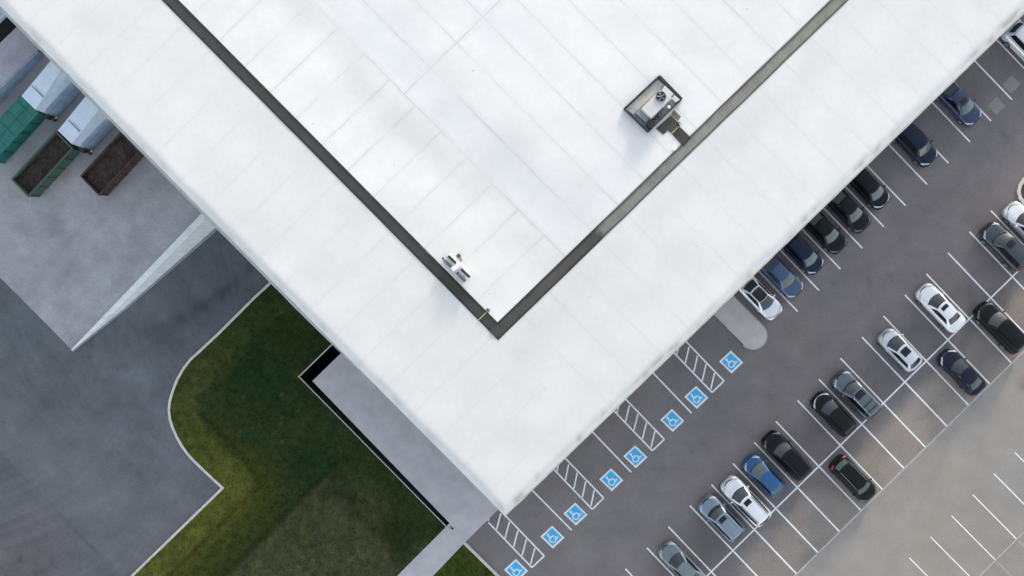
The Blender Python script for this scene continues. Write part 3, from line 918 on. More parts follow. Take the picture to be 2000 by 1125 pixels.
for A_, B_, w, h, dz in (((1252, 211), (1238, 225), .09, .08, .5), ((1268, 231), (1257, 245), .09, .08, .5), ((1270, 233), (1277, 244), .09, .08, .5),
                        ((1290.5, 174), (1297, 166), .13, .05, .96), ((1311, 190.5), (1316, 185.5), .12, .05, .6)):
    d4 = MB(); line_box(d4, RPpx(*A_, dz), RPpx(*B_, dz), w, h, o0); d4.build("bracket", GALVD, ac)
d5 = MB(); d5.cyl(RPpx(1271, 243, .45) - o0, .30, .5, seg=20); d5.build("compressor", DARKST, ac)
d6 = MB()
rr = random.Random(4)
for k in range(22):
    t = rr.random(); c = RPpx(1279 + 36 * t, 236 - 36 * t + rr.uniform(-4, 4), .35)
    a = rr.uniform(0, 3); l_ = rr.uniform(.12, .38)
    d6.tube([c - o0, c - o0 + Vector((math.cos(a) * l_ / 2, math.sin(a) * l_ / 2, rr.uniform(-.06, .08))), c - o0 + Vector((math.cos(a + .7) * l_, math.sin(a + .7) * l_, 0))], rr.uniform(.02, .05), 6)
d6.build("pipework", surf("mixed_pipe_metal", (0.30, 0.29, 0.27), 0.5, col2=(0.05, 0.05, 0.05), scale=6), ac)
d7 = MB()
pxbox(d7, [(1279, 229), (1274, 234), (1283, 240), (1298, 226), (1293, 217)][0:1] + [(1274.5, 233), (1287, 232), (1294, 216)], .12, .3, o0)
d7.build("motor_block", DARKST, ac)
sp_ = MB(); sp_.cyl(RPpx(1306, 209, .45) - o0, .12, .3, seg=16); sp_.build("canister", WHITEM, ac, smooth=False)

def thing_mesh(mb_, name, mat, label, cat, **k):
    o = mb_.build(name, mat); tag(o, label, cat, **k); return o
# conduits + boxes near the air unit and in the gutter
cb = empty("roof_conduit", RPpx(1327, 242, .1)); oc = cb.location.copy()
tag(cb, "pair of cream conduits meeting a black box on the dark mat beside the air unit", "conduit")
m_ = MB(); m_.tube([RPpx(1309, 224, .12) - oc, RPpx(1325, 238.5, .12) - oc], .04); m_.build("pipe", CREAMP, cb)
m_ = MB(); m_.tube([RPpx(1327, 246, .12) - oc, RPpx(1310.5, 261.5, .12) - oc], .04); m_.build("pipe", CREAMP, cb)
m_ = MB(); m_.box(RPpx(1327, 242, .2) - oc, (.17, .2, .3), .8); m_.build("junction_box", DARKST, cb, bevel=.01)
m_ = MB(); m_.cyl(RPpx(1328, 242, .38) - oc, .06, .05, seg=12); m_.build("cap", WHITEM, cb)
cb = empty("gutter_conduit", RPpx(952.5, 606, .1)); oc = cb.location.copy()
tag(cb, "cream conduit crossing the gutter with a small black box near the V corner", "conduit")
m_ = MB(); m_.tube([RPpx(951, 609, .14) - oc, RPpx(934.8, 625, .10) - oc], .035); m_.build("pipe", CREAMP, cb)
m_ = MB(); m_.box(RPpx(953, 605.5, .16) - oc, (.12, .26, .22), .75); m_.build("junction_box", DARKST, cb, bevel=.01)
m_ = MB(); m_.box(RPpx(956.5, 601.5, .1) - oc, (.10, .12, .12), .75); m_.build("bracket", WHITEM, cb)
vt = MB(); vt.cyl(RPpx(1317, 292, .15), .10, .26, seg=14); vt.box(RPpx(1318.5, 290, .2), (.26, .12, .1), .2)
thing_mesh(vt, "roof_vent", WHITEM, "tiny white roof vent standing just above the right gutter near the dark mat", "vent")

# louvred vent rack on the left gutter
vr = empty("vent_rack", RPpx(892, 524, .1)); ov = vr.location.copy()
tag(vr, "white H-shaped vent rack with dark slots beside the left gutter", "roof vent")
ZR = 840, 480
def vz(x, y, dz): return RPpx(840 + x / 12.5, 480 + y / 12.5, dz)
def bar(a, b, w, h, dz, name, mat, bev=.0):
    m_ = MB(); A = vz(*a, dz); Bv = vz(*b, dz); line_box(m_, A, Bv, w, h, ov); return m_.build(name, mat, vr, bevel=bev)
bar((465, 195), (710, 440), .22, .35, .55, "hood", WHITEM, .03)
bar((735, 430), (985, 715), .26, .35, .55, "hood", WHITEM, .03)
bar((446, 252), (628, 422), .19, .30, .60, "louvre", EDGED)
bar((756, 570), (966, 770), .19, .30, .60, "louvre", EDGED)
bar((345, 345), (515, 520), .22, .28, .50, "louvre", GALVD, .02)
bar((690, 705), (860, 868), .22, .28, .50, "louvre", GALVD, .02)
bar((345, 310), (400, 360), .10, .2, .5, "bracket", WHITEM)
bar((545, 595), (745, 455), .30, .28, .72, "crossbar", WHITEM, .02)
bar((510, 555), (690, 415), .05, .25, .72, "crossbar", WHITEM)
bar((545, 565), (655, 470), .12, .10, .58, "motor_slot", BLACK)
bar((645, 690), (700, 650), .12, .10, .58, "motor_slot", BLACK)
m_ = MB(); P4 = [vz(330, 380, .05), vz(410, 250, .05), vz(900, 760, .05), vz(800, 900, .05)]
m_.hexa([zat(v, RZ + .02) - ov for v in P4], [zat(v, RZ + .16) - ov for v in P4]); m_.build("base_curb", surf("pale_curb", (0.5, 0.53, 0.54), .6), vr)
m_ = MB(); m_.box(vz(320, 315, .4) - ov, (.16, .16, .3), .78); m_.build("post", DARKST, vr)
eb = empty("electrical_box", vz(697, 245, .15)); oe = eb.location.copy()
tag(eb, "small dark square box with a curved cable beside the vent rack", "electrical box")
m_ = MB(); m_.box(vz(697, 243, .15) - oe, (.26, .26, .26), .78); m_.build("housing", DARKST, eb, bevel=.015)
m_ = MB(); m_.box(vz(697, 243, .29) - oe, (.16, .16, .02), .78); m_.build("lid", surf("grey_lid", (.10, .10, .10), .5), eb)
m_ = MB(); m_.tube([vz(720, 285, .15) - oe, vz(760, 310, .15) - oe, vz(770, 345, .15) - oe, vz(745, 390, .2) - oe], .035); m_.build("cable", GALVD, eb)

# ------------------------------------------------------------------ loading side: ramps, walls, containers
A3, B3, C3 = G(140, 683, 0), G(0, 540, 0), G(413, 374, 2.1)
nrm_r = (B3 - A3).cross(C3 - A3).normalized()
if nrm_r.z < 0: nrm_r = -nrm_r
def ramp_at(px, py, off=0.0):
    z = 0.5
    for _ in range(12):
        v = G(px, py, z)
        zr = A3.z - (nrm_r.x * (v.x - A3.x) + nrm_r.y * (v.y - A3.y)) / nrm_r.z
        z = max(0.0, zr) + off
    return G(px, py, z)
def ramp_z(x, y): return A3.z - (nrm_r.x * (x - A3.x) + nrm_r.y * (y - A3.y)) / nrm_r.z
E2 = Vector((PR[0], -PR[1], 0)).normalized()          # up-right (toward the wall)
E1 = Vector((-PL[0], PL[1], 0)).normalized()          # down-right along the eave
ou0 = G(140, 683); ou1 = ou0 - E1 * 34.0
LR = (G(*wall_px(0, 0)) - ou0).dot(E2) - 0.05
def ramp_tint(x, y):
    px, py = W2P(x, y)
    v = 1 + .14 * fbm(x, y, .15, 4, 2.5)
    t = (x * E1.x + y * E1.y) * 1.4; s = (x * E2.x + y * E2.y) * .14
    v += .08 * noise.noise(Vector((t, s, 3)))
    # rusty stains beside the container
    d = math.hypot(px - 150, py - 320)
    st = math.exp(-(d / 28) ** 2) * sm(-.1, .5, fbm(x, y, .8, 4, 6.6))
    v -= .25 * st
    base = .84 + .22 * sm(0, 16, 16 - (Vector((x, y, 0)) - ou0).dot(E2)) if False else 1.0
    return (v * (1 + .25 * st), v, v * (1 - .2 * st))
ramp_px = [ou0, ou1, ou1 + E2 * LR, ou0 + E2 * LR]
def rz_(x, y): return max(0.012, ramp_z(x, y))
grid_poly("loading_ramp", ramp_px, 0.0, 0.5, PADC, ramp_tint, rz_)
# retaining wall on the ramp's lower right side
rw = empty("retaining_wall", ou0)
tag(rw, "long tapering pale concrete retaining wall along the edge of the loading ramp", "wall")
m_ = MB(); n = 12
for i in range(n + 1):
    t = i / n; c = ou0 + E2 * (LR * t); z = rz_(c.x, c.y)
    th = 0.14 + .26 * min(1, t * 3) + .20 * t; bat = .05 + .66 * t
    m_.v += [c - ou0 + Vector((0, 0, -.03)), c - ou0 + Vector((0, 0, z + .10)), c - ou0 + E1 * th + Vector((0, 0, z + .10)), c - ou0 + E1 * (th + bat) + Vector((0, 0, -.03))]
for i in range(n):
    for k in range(4):
        k2 = (k + 1) % 4
        m_.f.append((i * 4 + k, i * 4 + k2, (i + 1) * 4 + k2, (i + 1) * 4 + k))
m_.f.append((0, 1, 2, 3)); m_.f.append((n * 4, n * 4 + 1, n * 4 + 2, n * 4 + 3))
m_.build("wall_body", WALLC, rw)
m_ = MB()
for i in range(n + 1):
    t = i / n; c = ou0 + E2 * (LR * t) - ou0; th = 0.14 + .26 * min(1, t * 3) + .20 * t + .05 + .66 * t
    for dd, zz in ((-.02, 0.0), (-.02, .14), (.06 + .16 * t, .10), (.06 + .16 * t, 0.0)):
        m_.v.append(c + E1 * (th + dd) + Vector((0, 0, zz)))
for i in range(n):
    for k in range(4):
        k2 = (k + 1) % 4
        m_.f.append((i * 4 + k, i * 4 + k2, (i + 1) * 4 + k2, (i + 1) * 4 + k))
m_.f.append((0, 1, 2, 3)); m_.f.append((n * 4, n * 4 + 1, n * 4 + 2, n * 4 + 3))
m_.build("footing", surf("blue_grey_footing", (0.25, 0.29, 0.33), .8, var=.1), rw)

# upper dock platform with a wall face toward the ramp
DZ = 2.9
pa, pb = G(72, 99, DZ), G(33, 52, DZ)
plat = [pa, pb, pb - E2 * 14, pa - E2 * 14, ]
plat = [pb + E2 * 2.4, pb - E2 * 14, pa - E2 * 14, pa + E2 * 2.4]
m_ = MB()
m_.hexa([Vector((v.x, v.y, -.02)) for v in plat], [Vector((v.x, v.y, DZ)) for v in plat])
o = m_.build("dock_platform", PADC); tag(o, kind="structure")
at = o.data.color_attributes.new("tint", 'FLOAT_COLOR', 'POINT')
for d_ in at.data: d_.color = (1.15, 1.12, 1.18, 1)
m_ = MB()
for zc, hh, off, w in ((1.42, 2.86, .06, .12),):
    c = (pa + pa - E2 * 14) / 2 + E1 * off; c.z = zc
    m_.box(c, (14.0, w, hh), math.atan2(E2.y, E2.x))
tag(m_.build("platform_wall", STEELS), "blue-grey wall face of the raised dock platform above the green container", "wall")
# black block added to stand for the gap's shade; pale box at the corner
m_ = MB(); q0 = G(30, 48, 1.0)
m_.box(G(6, 66, 1.9) , (9.0, 2.6, 1.6), math.atan2(E2.y, E2.x)); o = m_.build("gap_shade_block", BLACK)
tag(o, "black block added as the shade in the gap beside the raised platform", "shade block")
m_ = MB(); hh = 3.1
c0 = G(9.5, 28, hh)
cc = c0 - E2 * 4 - E1 * 1.2; cc.z = hh - .55
bx = empty("steel_box", (cc.x, cc.y, hh - 1.1)); tag(bx, "pale blue steel box cut off by the upper left corner of the picture", "container")
m_ = MB(); m_.box((0, 0, .55), (8, 2.4, 1.1), math.atan2(E2.y, E2.x)); m_.build("body", STEELW, bx, bevel=.03)
m_ = MB(); m_.box((0, 0, 1.12), (7.6, 2.0, .05), math.atan2(E2.y, E2.x)); m_.build("lid", GALV, bx)

# frame on the ramp for tilted things
xr = (E2 + Vector((0, 0, 1)) * ((ramp_z(E2.x, E2.y) - ramp_z(0, 0)))).normalized()
yr = -E1
zr_ = xr.cross(yr).normalized()
MR = Matrix((xr, yr, zr_)).transposed()
def ramp_thing(name, px, py, label, cat, group=None):
    v = ramp_at(px, py, 0.0)
    o = bpy.data.objects.new(name, None); COL.objects.link(o)
    o.rotation_euler = MR.to_euler(); o.location = v; o.empty_display_size = .3
    tag(o, label, cat, group); return o
# local x: toward the wall (up-right in the photo), y: up-left, z: up
def rolloff(px, py, L_, W_, h, label, side, top, lid, rim, inner):
    e = ramp_thing("roll_off_container", px, py, label, "container", "roll-off containers on the loading ramp")
    t = .07; m_ = MB()
    for s in (-1, 1):
        m_.box((0, s * (W_ / 2 - t / 2), h / 2 + .12), (L_, t, h))
        k = int(L_ / 1.1)
        for i in range(k + 1):
            m_.box((-L_ / 2 + .08 + i * (L_ - .16) / k, s * (W_ / 2 + .03), h / 2 + .10), (.10, .05, h - .08))
    m_.box((0, 0, .16), (L_ - .02, W_ - .2, .1))
    m_.build("side_wall", side, e)
    m_ = MB()
    m_.box((-L_ / 2 + t / 2, 0, h / 2 + .12), (t - .01, W_ - 2 * t, h - .02)); m_.build("end_gate", side, e)
    m_ = MB(); m_.box((L_ / 2 - t / 2, 0, h / 2 + .12), (t - .01, W_ - 2 * t, h - .02)); m_.build("front_panel", side, e)
    m_ = MB()
    for s in (-1, 1): m_.box((0, s * (W_ / 2 - .02), h + .15), (L_ + .08, .16, .10))
    for s in (-1, 1): m_.box((s * (L_ / 2), 0, h + .15), (.14, W_ - .2, .09))
    m_.build("rim", rim, e, bevel=.015)
    for s in (-1, 1):
        for xx in (-L_ * .38, L_ * .38):
            m_ = MB(); m_.cyl((xx, s * W_ * .36, .10), .10, .16, 'Y', 14); m_.build("roller", DARKST, e)
    if lid:
        m_ = MB(); m_.box((0, 0, h + .16), (L_ - .15, W_ - .2, .06))
        for i in range(5): m_.box((-L_ / 2 + .6 + i * (L_ - 1.2) / 4, 0, h + .20), (.06, W_ - .25, .05))
        m_.box((0, 0, h + .22), (L_ - .3, .06, .04))
        m_.build("lid", top, e)
    else:
        rr = random.Random(int(px)); m_ = MB(); nx, ny = 26, 10
        for i in range(nx + 1):
            for j in range(ny + 1):
                x = -L_ / 2 + t + (L_ - 2 * t) * i / nx; y = -W_ / 2 + t + (W_ - 2 * t) * j / ny
                m_.v.append(Vector((x, y, h - .20 + .05 * rr.random() + .16 * noise.noise(Vector((x, y, px))))))
        for i in range(nx):
            for j in range(ny):
                a = i * (ny + 1) + j; m_.f.append((a, a + ny + 1, a + ny + 2, a + 1))
        m_.build("debris", inner, e)
    return e
DEB = surf("dark_scrap", (0.035, 0.026, 0.022), .95, var=.4, scale=4, fine=.3, fscale=15)
rolloff(38, 256, 5.9, 2.0, 1.35, "closed teal-green container with flat lid at the left picture edge", GREENM, GREENM, True, GREENM, DEB)
rolloff(104, 323, 5.7, 2.05, 1.30, "open worn green container filled with dark scrap, mouth against the compactor", GREEND, GREEND, False, GREEND, DEB)
rolloff(232, 323, 5.1, 2.25, 1.15, "open rusty brown container, third and rightmost on the loading ramp", RUST, RUST, False, RUST, surf("brown_scrap", (0.045, 0.033, 0.029), .95, var=.3, scale=3, fine=.2, fscale=15))
# white touch-up mark and a lever on the open green container handled as details
def compactor(px, py, label, slant):
    e = ramp_thing("waste_compactor", px, py, label, "compactor", "pale waste compactors feeding the green containers")
    L_, W_, h = 3.7, 1.6, 2.75
    # hopper: wide foot, narrower slanted top
    m_ = MB()
    b_ = [(-L_ / 2, -W_ / 2 - .55, .1), (L_ / 2 + .6, -W_ / 2 - .55, .1), (L_ / 2 + .6, W_ / 2, .1), (-L_ / 2, W_ / 2, .1)]
    m1 = [(-L_ / 2, -W_ / 2 - .15, 1.35), (L_ / 2 + .6, -W_ / 2 - .25, 1.35), (L_ / 2 + .6, W_ / 2, 1.5), (-L_ / 2, W_ / 2, 1.5)]
    t_ = [(-L_ / 2, -W_ / 2 + .05 , h - .55), (L_ / 2 + .6, -W_ / 2 + slant, h), (L_ / 2 + .6, W_ / 2 - slant * .3, h), (-L_ / 2, W_ / 2, h - .45)]
    m_.hexa(b_, m1)
    m_.build("base", STEELS, e, bevel=.03)
    m_ = MB(); m_.hexa([(a, b, c + .004) for a, b, c in m1], t_); m_.build("hopper", STEELW, e, bevel=.02)
    m_ = MB(); m_.box((-.55, .0, h - .32), (.05, W_ - .25, .12)); m_.build("seam_bar", STEELS, e)
    m_ = MB()
    for i in range(3):
        m_ = MB(); m_.box((.2, -W_ / 2 - .42 + i * .12, 1.0 + .22 * i), (L_ - .3, .06, .07)); m_.build("guide_rail", STEELS, e)
    m_ = MB(); m_.box((-L_ / 2 - .15, -W_ / 2 + .05, .7), (.35, 1.1, .7)); m_.cyl((-L_ / 2 - .05, -W_ / 2 - .65, .5), .16, .4, 'Y', 14)
    m_.build("coupling", DARKST, e)
    m_ = MB(); m_.box((-L_ / 2 + .1, -W_ / 2 - .75, .55), (.35, .12, .1)); m_.build("handle", CHROME, e)
    return e
compactor(118, 179, "pale blue waste compactor feeding the closed teal container, nearest the corner", .35)
cp = compactor(187, 244, "pale blue waste compactor feeding the open green container full of scrap", .05)

# ------------------------------------------------------------------ painted markings
def stroke(mb_, a, b, w, z, cap=False):
    a = G(*a); b = G(*b); d = (b - a).normalized(); n_ = Vector((-d.y, d.x, 0)) * w / 2
    i = len(mb_.v)
    pts = [a - n_, b - n_]
    if cap: pts += [b - n_ * .5 + d * w * .35, b + n_ * .5 + d * w * .35]
    pts += [b + n_, a + n_]
    if cap: pts += [a + n_ * .5 - d * w * .35, a - n_ * .5 - d * w * .35]
    mb_.v += [Vector((p.x, p.y, z)) for p in pts]
    mb_.f.append(tuple(range(i, i + len(pts))))
def flat_build(mb_, name, mat, parent=None):
    o = mesh_obj(name, mb_.v, mb_.f, mat, parent)
    bm = bmesh.new(); bm.from_mesh(o.data)
    bm.normal_update()
    for f in bm.faces:
        if f.normal.z < 0: f.normal_flip()
    bm.to_mesh(o.data); bm.free(); return o
LW = .135
ln = MB()
ends = [(1557.5, 608), (1599, 566.5), (1641, 525), (1683.5, 484), (1726, 442.5), (1768, 401), (1810, 359.5), (1852, 318), (1894, 276.5), (1935, 235.5), (1976, 194), (2018, 152), (2060, 111), (2102, 70)]
for e in ends: stroke(ln, (e[0] - 117 * .693, e[1] - 117 * .721), e, LW, .004, True)
for a, b in (((1265, 717.5), (1350, 806)), ((1148, 834), (1232.5, 922)), ((1032, 950), (1116, 1035))): stroke(ln, a, b, LW, .004, True)
for k in range(-3, 19):
    c = Ck(k)
    if k > -4: stroke(ln, (c[0] - 84, c[1] - 86.5), (c[0] + 82, c[1] + 87.5), LW, .004, True)
stroke(ln, (1992, 526), (Ck(18)[0], Ck(18)[1]), LW, .008)
tag(flat_build(ln, "parking_lines", PAINTW), "white painted bay lines across the dark car park", kind="structure")
ln = MB()
for i in range(-6, 8):
    s = (1859 + 41.2 * i, 1007.7 - 41.2 * i)
    stroke(ln, s, (s[0] + 85.5, s[1] + 86.5), .10, .004, True)
tag(flat_build(ln, "parking_lines", PAINTW), "thin white bay lines on the pale lot", kind="structure")
ln = MB()
for i in range(-6, 8):
    s = (1859 + 41.2 * i, 1007.7 - 41.2 * i)
    stroke(ln, (s[0] + 87, s[1] + 88), (s[0] + 170, s[1] + 172), .08, .004)
stroke(ln, (1944.5 + 300, 1094 - 300), (1944.5 - 300, 1094 + 300), .10, .008)
tag(flat_build(ln, "faded_lines", PAINTF), "faded lines on the pale lot", kind="structure")
# hatched access aisles
hz = [((1413.9, 743.9), (1390.8, 766.5), "hatched access aisle between bays, nearest the rounded island"),
      ((1297.5, 857.9), (1274, 880.3), "second hatched access aisle counted from the rounded island"),
      ((1178.9, 972.6), (1156.7, 994.7), "third hatched access aisle counted from the rounded island"),
      ((1063, 1085.9), (1038.8, 1108.5), "hatched access aisle running out from the warehouse corner point")]
for rt, lt, lab in hz:
    m_ = MB(); dx, dy = .6935, .7205
    stroke(m_, (rt[0] - 122 * dx, rt[1] - 122 * dy), rt, LW, .004); stroke(m_, (lt[0] - 122 * dx, lt[1] - 122 * dy), lt, LW, .004)
    stroke(m_, rt, lt, LW, .0075)
    for i in range(6):
        a = (rt[0] - 18.3 - 16.6 * i, rt[1] - 15.8 - 16.9 * i); b = (lt[0] - 2.6 - 16.6 * i, lt[1] - 6.5 - 16.9 * i)
        stroke(m_, a, b, LW * .95, .011)
    tag(flat_build(m_, "hatched_aisle", PAINTW), lab, "road marking", "hatched access aisles")
# accessible bay symbols
syms = [((1428, 707), "square in front of the bay beside the rounded island"), ((1360, 776), "square just below the first hatched aisle from the island"),
        ((1313, 821), "square above the second hatched aisle from the island"), ((1241, 892), "square just below the second hatched aisle from the island"),
        ((1194, 937), "square above the third hatched aisle from the island"), ((1124, 1004), "square just below the third hatched aisle from the island"),
        ((1079, 1049), "square above the hatched aisle at the warehouse corner"), ((1008, 1114), "square cut by the bottom edge of the picture")]
for i, (c, lab) in enumerate(syms):
    c0 = G(*c)
    e = empty("accessible_symbol", c0); tag(e, "blue wheelchair symbol " + lab, "road marking", "blue wheelchair symbols painted in the bays")
    def P2(x, y): return Vector((x / PXM, -y / PXM, 0))
    def quad(r, z):
        k = r / 23.0
        pts = [P2(-23 * k, -1 * k), P2(-.5 * k, -22 * k), P2(23 * k, 1 * k), P2(.8 * k, 22 * k)]
        return [Vector((p.x, p.y, z)) for p in pts]
    m_ = MB(); m_.v += quad(23.6, .006); m_.f.append((0, 1, 2, 3)); flat_build(m_, "border", PAINTW, e)
    m_ = MB(); m_.v += quad(18.6, .010); m_.f.append((0, 1, 2, 3)); flat_build(m_, "field", PAINTB, e)
    m_ = MB()
    def st(pts, w):
        zz = .014
        for a, b in zip(pts[:-1], pts[1:]):
            a, b = P2(*a), P2(*b); d = (b - a).normalized(); n_ = Vector((-d.y, d.x, 0)) * w / PXM / 2
            k = len(m_.v); m_.v += [Vector((p.x, p.y, zz)) for p in (a - n_ - d * .01, b - n_ + d * .01, b + n_ + d * .01, a + n_ - d * .01)]; m_.f.append((k, k + 1, k + 2, k + 3))
            st.z = zz
    k0 = len(m_.v); m_.v += [P2(-9.1 + 2.3 * math.cos(t * math.pi / 6), -4.6 + 2.3 * math.sin(t * math.pi / 6)) + Vector((0, 0, .0135)) for t in range(12)]; m_.f.append(tuple(range(k0, k0 + 12)))
    st([(-8.0, -2.8), (-4.2, 2.6)], 2.6)
    # wheel as one ring band
    k0 = len(m_.v); N_ = 22
    for j in range(N_ + 1):
        t = R(-35 + 245 * j / N_)
        for r_ in (4.9, 7.2): m_.v.append(P2(.6 + r_ * math.cos(t), 4.2 + r_ * math.sin(t)) + Vector((0, 0, .0145)))
    for j in range(N_): m_.f.append((k0 + 2 * j, k0 + 2 * j + 1, k0 + 2 * j + 3, k0 + 2 * j + 2))
    k0 = len(m_.v)
    hp = [(-5.6, 1.5), (-4.2, -1.6), (.5, -3.6), (5.6, -2.2), (8.6, .2), (10.4, -2.6), (12.2, -1.4), (9.2, 3.2), (7.2, 2.4), (4.0, -.2), (.4, -.6), (-3.2, 3.2)]
    m_.v += [P2(*p) + Vector((0, 0, .0155)) for p in hp]; m_.f.append(tuple(range(k0, k0 + len(hp))))
    flat_build(m_, "wheelchair_figure", PAINTS, e)
# asphalt repair patches
PATCH = surf("repair_asphalt", (0.29, 0.255, 0.26), .9, var=.08, scale=1.5, fine=.2, fscale=9)
PATCHD = surf("dark_asphalt_patch", (0.092, 0.082, 0.078), .9, var=.08, scale=1.5, fine=.2, fscale=9)
for pts, m0, lab in (([(1929, 207), (1947, 188), (1964, 207), (1946, 225)], PATCH, "patch"), ([(1958, 165), (1976, 148), (1994, 164), (1975, 183)], PATCH, "patch")):
    m_ = MB(); m_.v += [G(*p, 0) + Vector((0, 0, .0022)) for p in pts]; m_.f.append((0, 1, 2, 3))
    tag(flat_build(m_, "asphalt_patch", m0), kind="structure")

# islands
def capsule_pts(a, b, r, n=14):
    a, b = Vector(a), Vector(b); d = (b - a).normalized(); t0 = math.atan2(d.y, d.x); out = []
    for i in range(n + 1):
        t = t0 - math.pi / 2 + math.pi * i / n
        out.append(b + Vector((math.cos(t), math.sin(t), 0)) * r)
    nn = Vector((-d.y, d.x, 0)); out.append(a + nn * r); out.append(a - nn * r)
    return out
ia, ib = G(1392, 576), G(1470, 655)
pts = capsule_pts(ia, ib, 27 / PXM)
isl = empty("traffic_island", ib); tag(isl, "rounded plain concrete island between the last white car and the first accessible bay", "traffic island")
m_ = MB(); m_.prism([p - ib for p in capsule_pts(ia, ib, 25.5 / PXM)], -.01, .135); m_.build("top", ISLAND, isl)
m_ = MB(); ou = capsule_pts(ia, ib, 28.3 / PXM); inn = capsule_pts(ia, ib, 25.5 / PXM); n = len(ou)
for i in range(n): m_.v += [Vector((ou[i].x, ou[i].y, 0)) - ib, Vector((ou[i].x, ou[i].y, .11)) - ib, Vector((inn[i].x, inn[i].y, .125)) - ib]
for i in range(n - 1):
    m_.f += [(i * 3, (i + 1) * 3, (i + 1) * 3 + 1, i * 3 + 1), (i * 3 + 1, (i + 1) * 3 + 1, (i + 1) * 3 + 2, i * 3 + 2)]
m_.build("kerb_edge", surf("island_kerb", (.44, .41, .37), .8), isl)
i2 = [G(*p) for p in ((2100, 250), (2010, 342), (1998, 352), (1991, 362), (1988, 374), (1991, 387), (2002, 400), (2080, 478), (2200, 360))]
ribbon(i2, .30, -.01, .14, "planter_kerb", KERB, closed=True)
grid_poly("planter_soil", i2, .10, 0, surf("mulch_soil", (.075, .065, .035), .95, var=.3, scale=3, fine=.3, fscale=14))

# ------------------------------------------------------------------ cars
def paint(name, col, metal=0.35, rough=.32):
    m, nt, b, L = new_mat(name)
    tc = nt.nodes.new("ShaderNodeTexCoord")
    n1 = nt.nodes.new("ShaderNodeTexNoise"); n1.inputs["Scale"].default_value = 1.6; n1.inputs["Detail"].default_value = 6; L.new(tc.outputs["Object"], n1.inputs["Vector"])
    mx = nt.nodes.new("ShaderNodeMix"); mx.data_type = 'RGBA'
    mx.inputs[6].default_value = (*[c * .86 for c in col], 1); mx.inputs[7].default_value = (*[min(1, c * 1.10 + .003) for c in col], 1)
    L.new(n1.outputs[0], mx.inputs[0]); L.new(mx.outputs[2], b.inputs["Base Color"])
    b.inputs["Metallic"].default_value = metal; b.inputs["Roughness"].default_value = rough
    dark = max(col) < .06
    b.inputs["Coat Weight"].default_value = .12 if dark else .5; b.inputs["Coat Roughness"].default_value = .08
    if dark: b.inputs["Specular IOR Level"].default_value = .18; b.inputs["Roughness"].default_value = .38
    return m
TYPES = {
    # L, W, H, belt, nosez, tailz, wb, wt, rr, rb, yb, yt
    'sedan': dict(L=4.75, W=1.84, H=1.45, belt=.98, nosez=.76, tailz=.98, wb=1.05, wt=.30, rr=-.85, rb=-1.60, yb=.80, yt=.58),
    'coupe': dict(L=4.5, W=1.80, H=1.40, belt=.95, nosez=.72, tailz=.95, wb=.95, wt=.15, rr=-.85, rb=-1.65, yb=.78, yt=.55),
    'hatch': dict(L=4.35, W=1.80, H=1.50, belt=1.0, nosez=.78, tailz=1.02, wb=1.10, wt=.40, rr=-1.45, rb=-1.88, yb=.79, yt=.60),
    'suv': dict(L=4.75, W=1.90, H=1.70, belt=1.10, nosez=.88, tailz=1.10, wb=1.12, wt=.48, rr=-1.80, rb=-2.12, yb=.83, yt=.64),
    'mini': dict(L=4.15, W=1.76, H=1.50, belt=1.0, nosez=.80, tailz=1.0, wb=1.15, wt=.30, rr=-1.15, rb=-1.72, yb=.78, yt=.60),
}
CARN = [0]
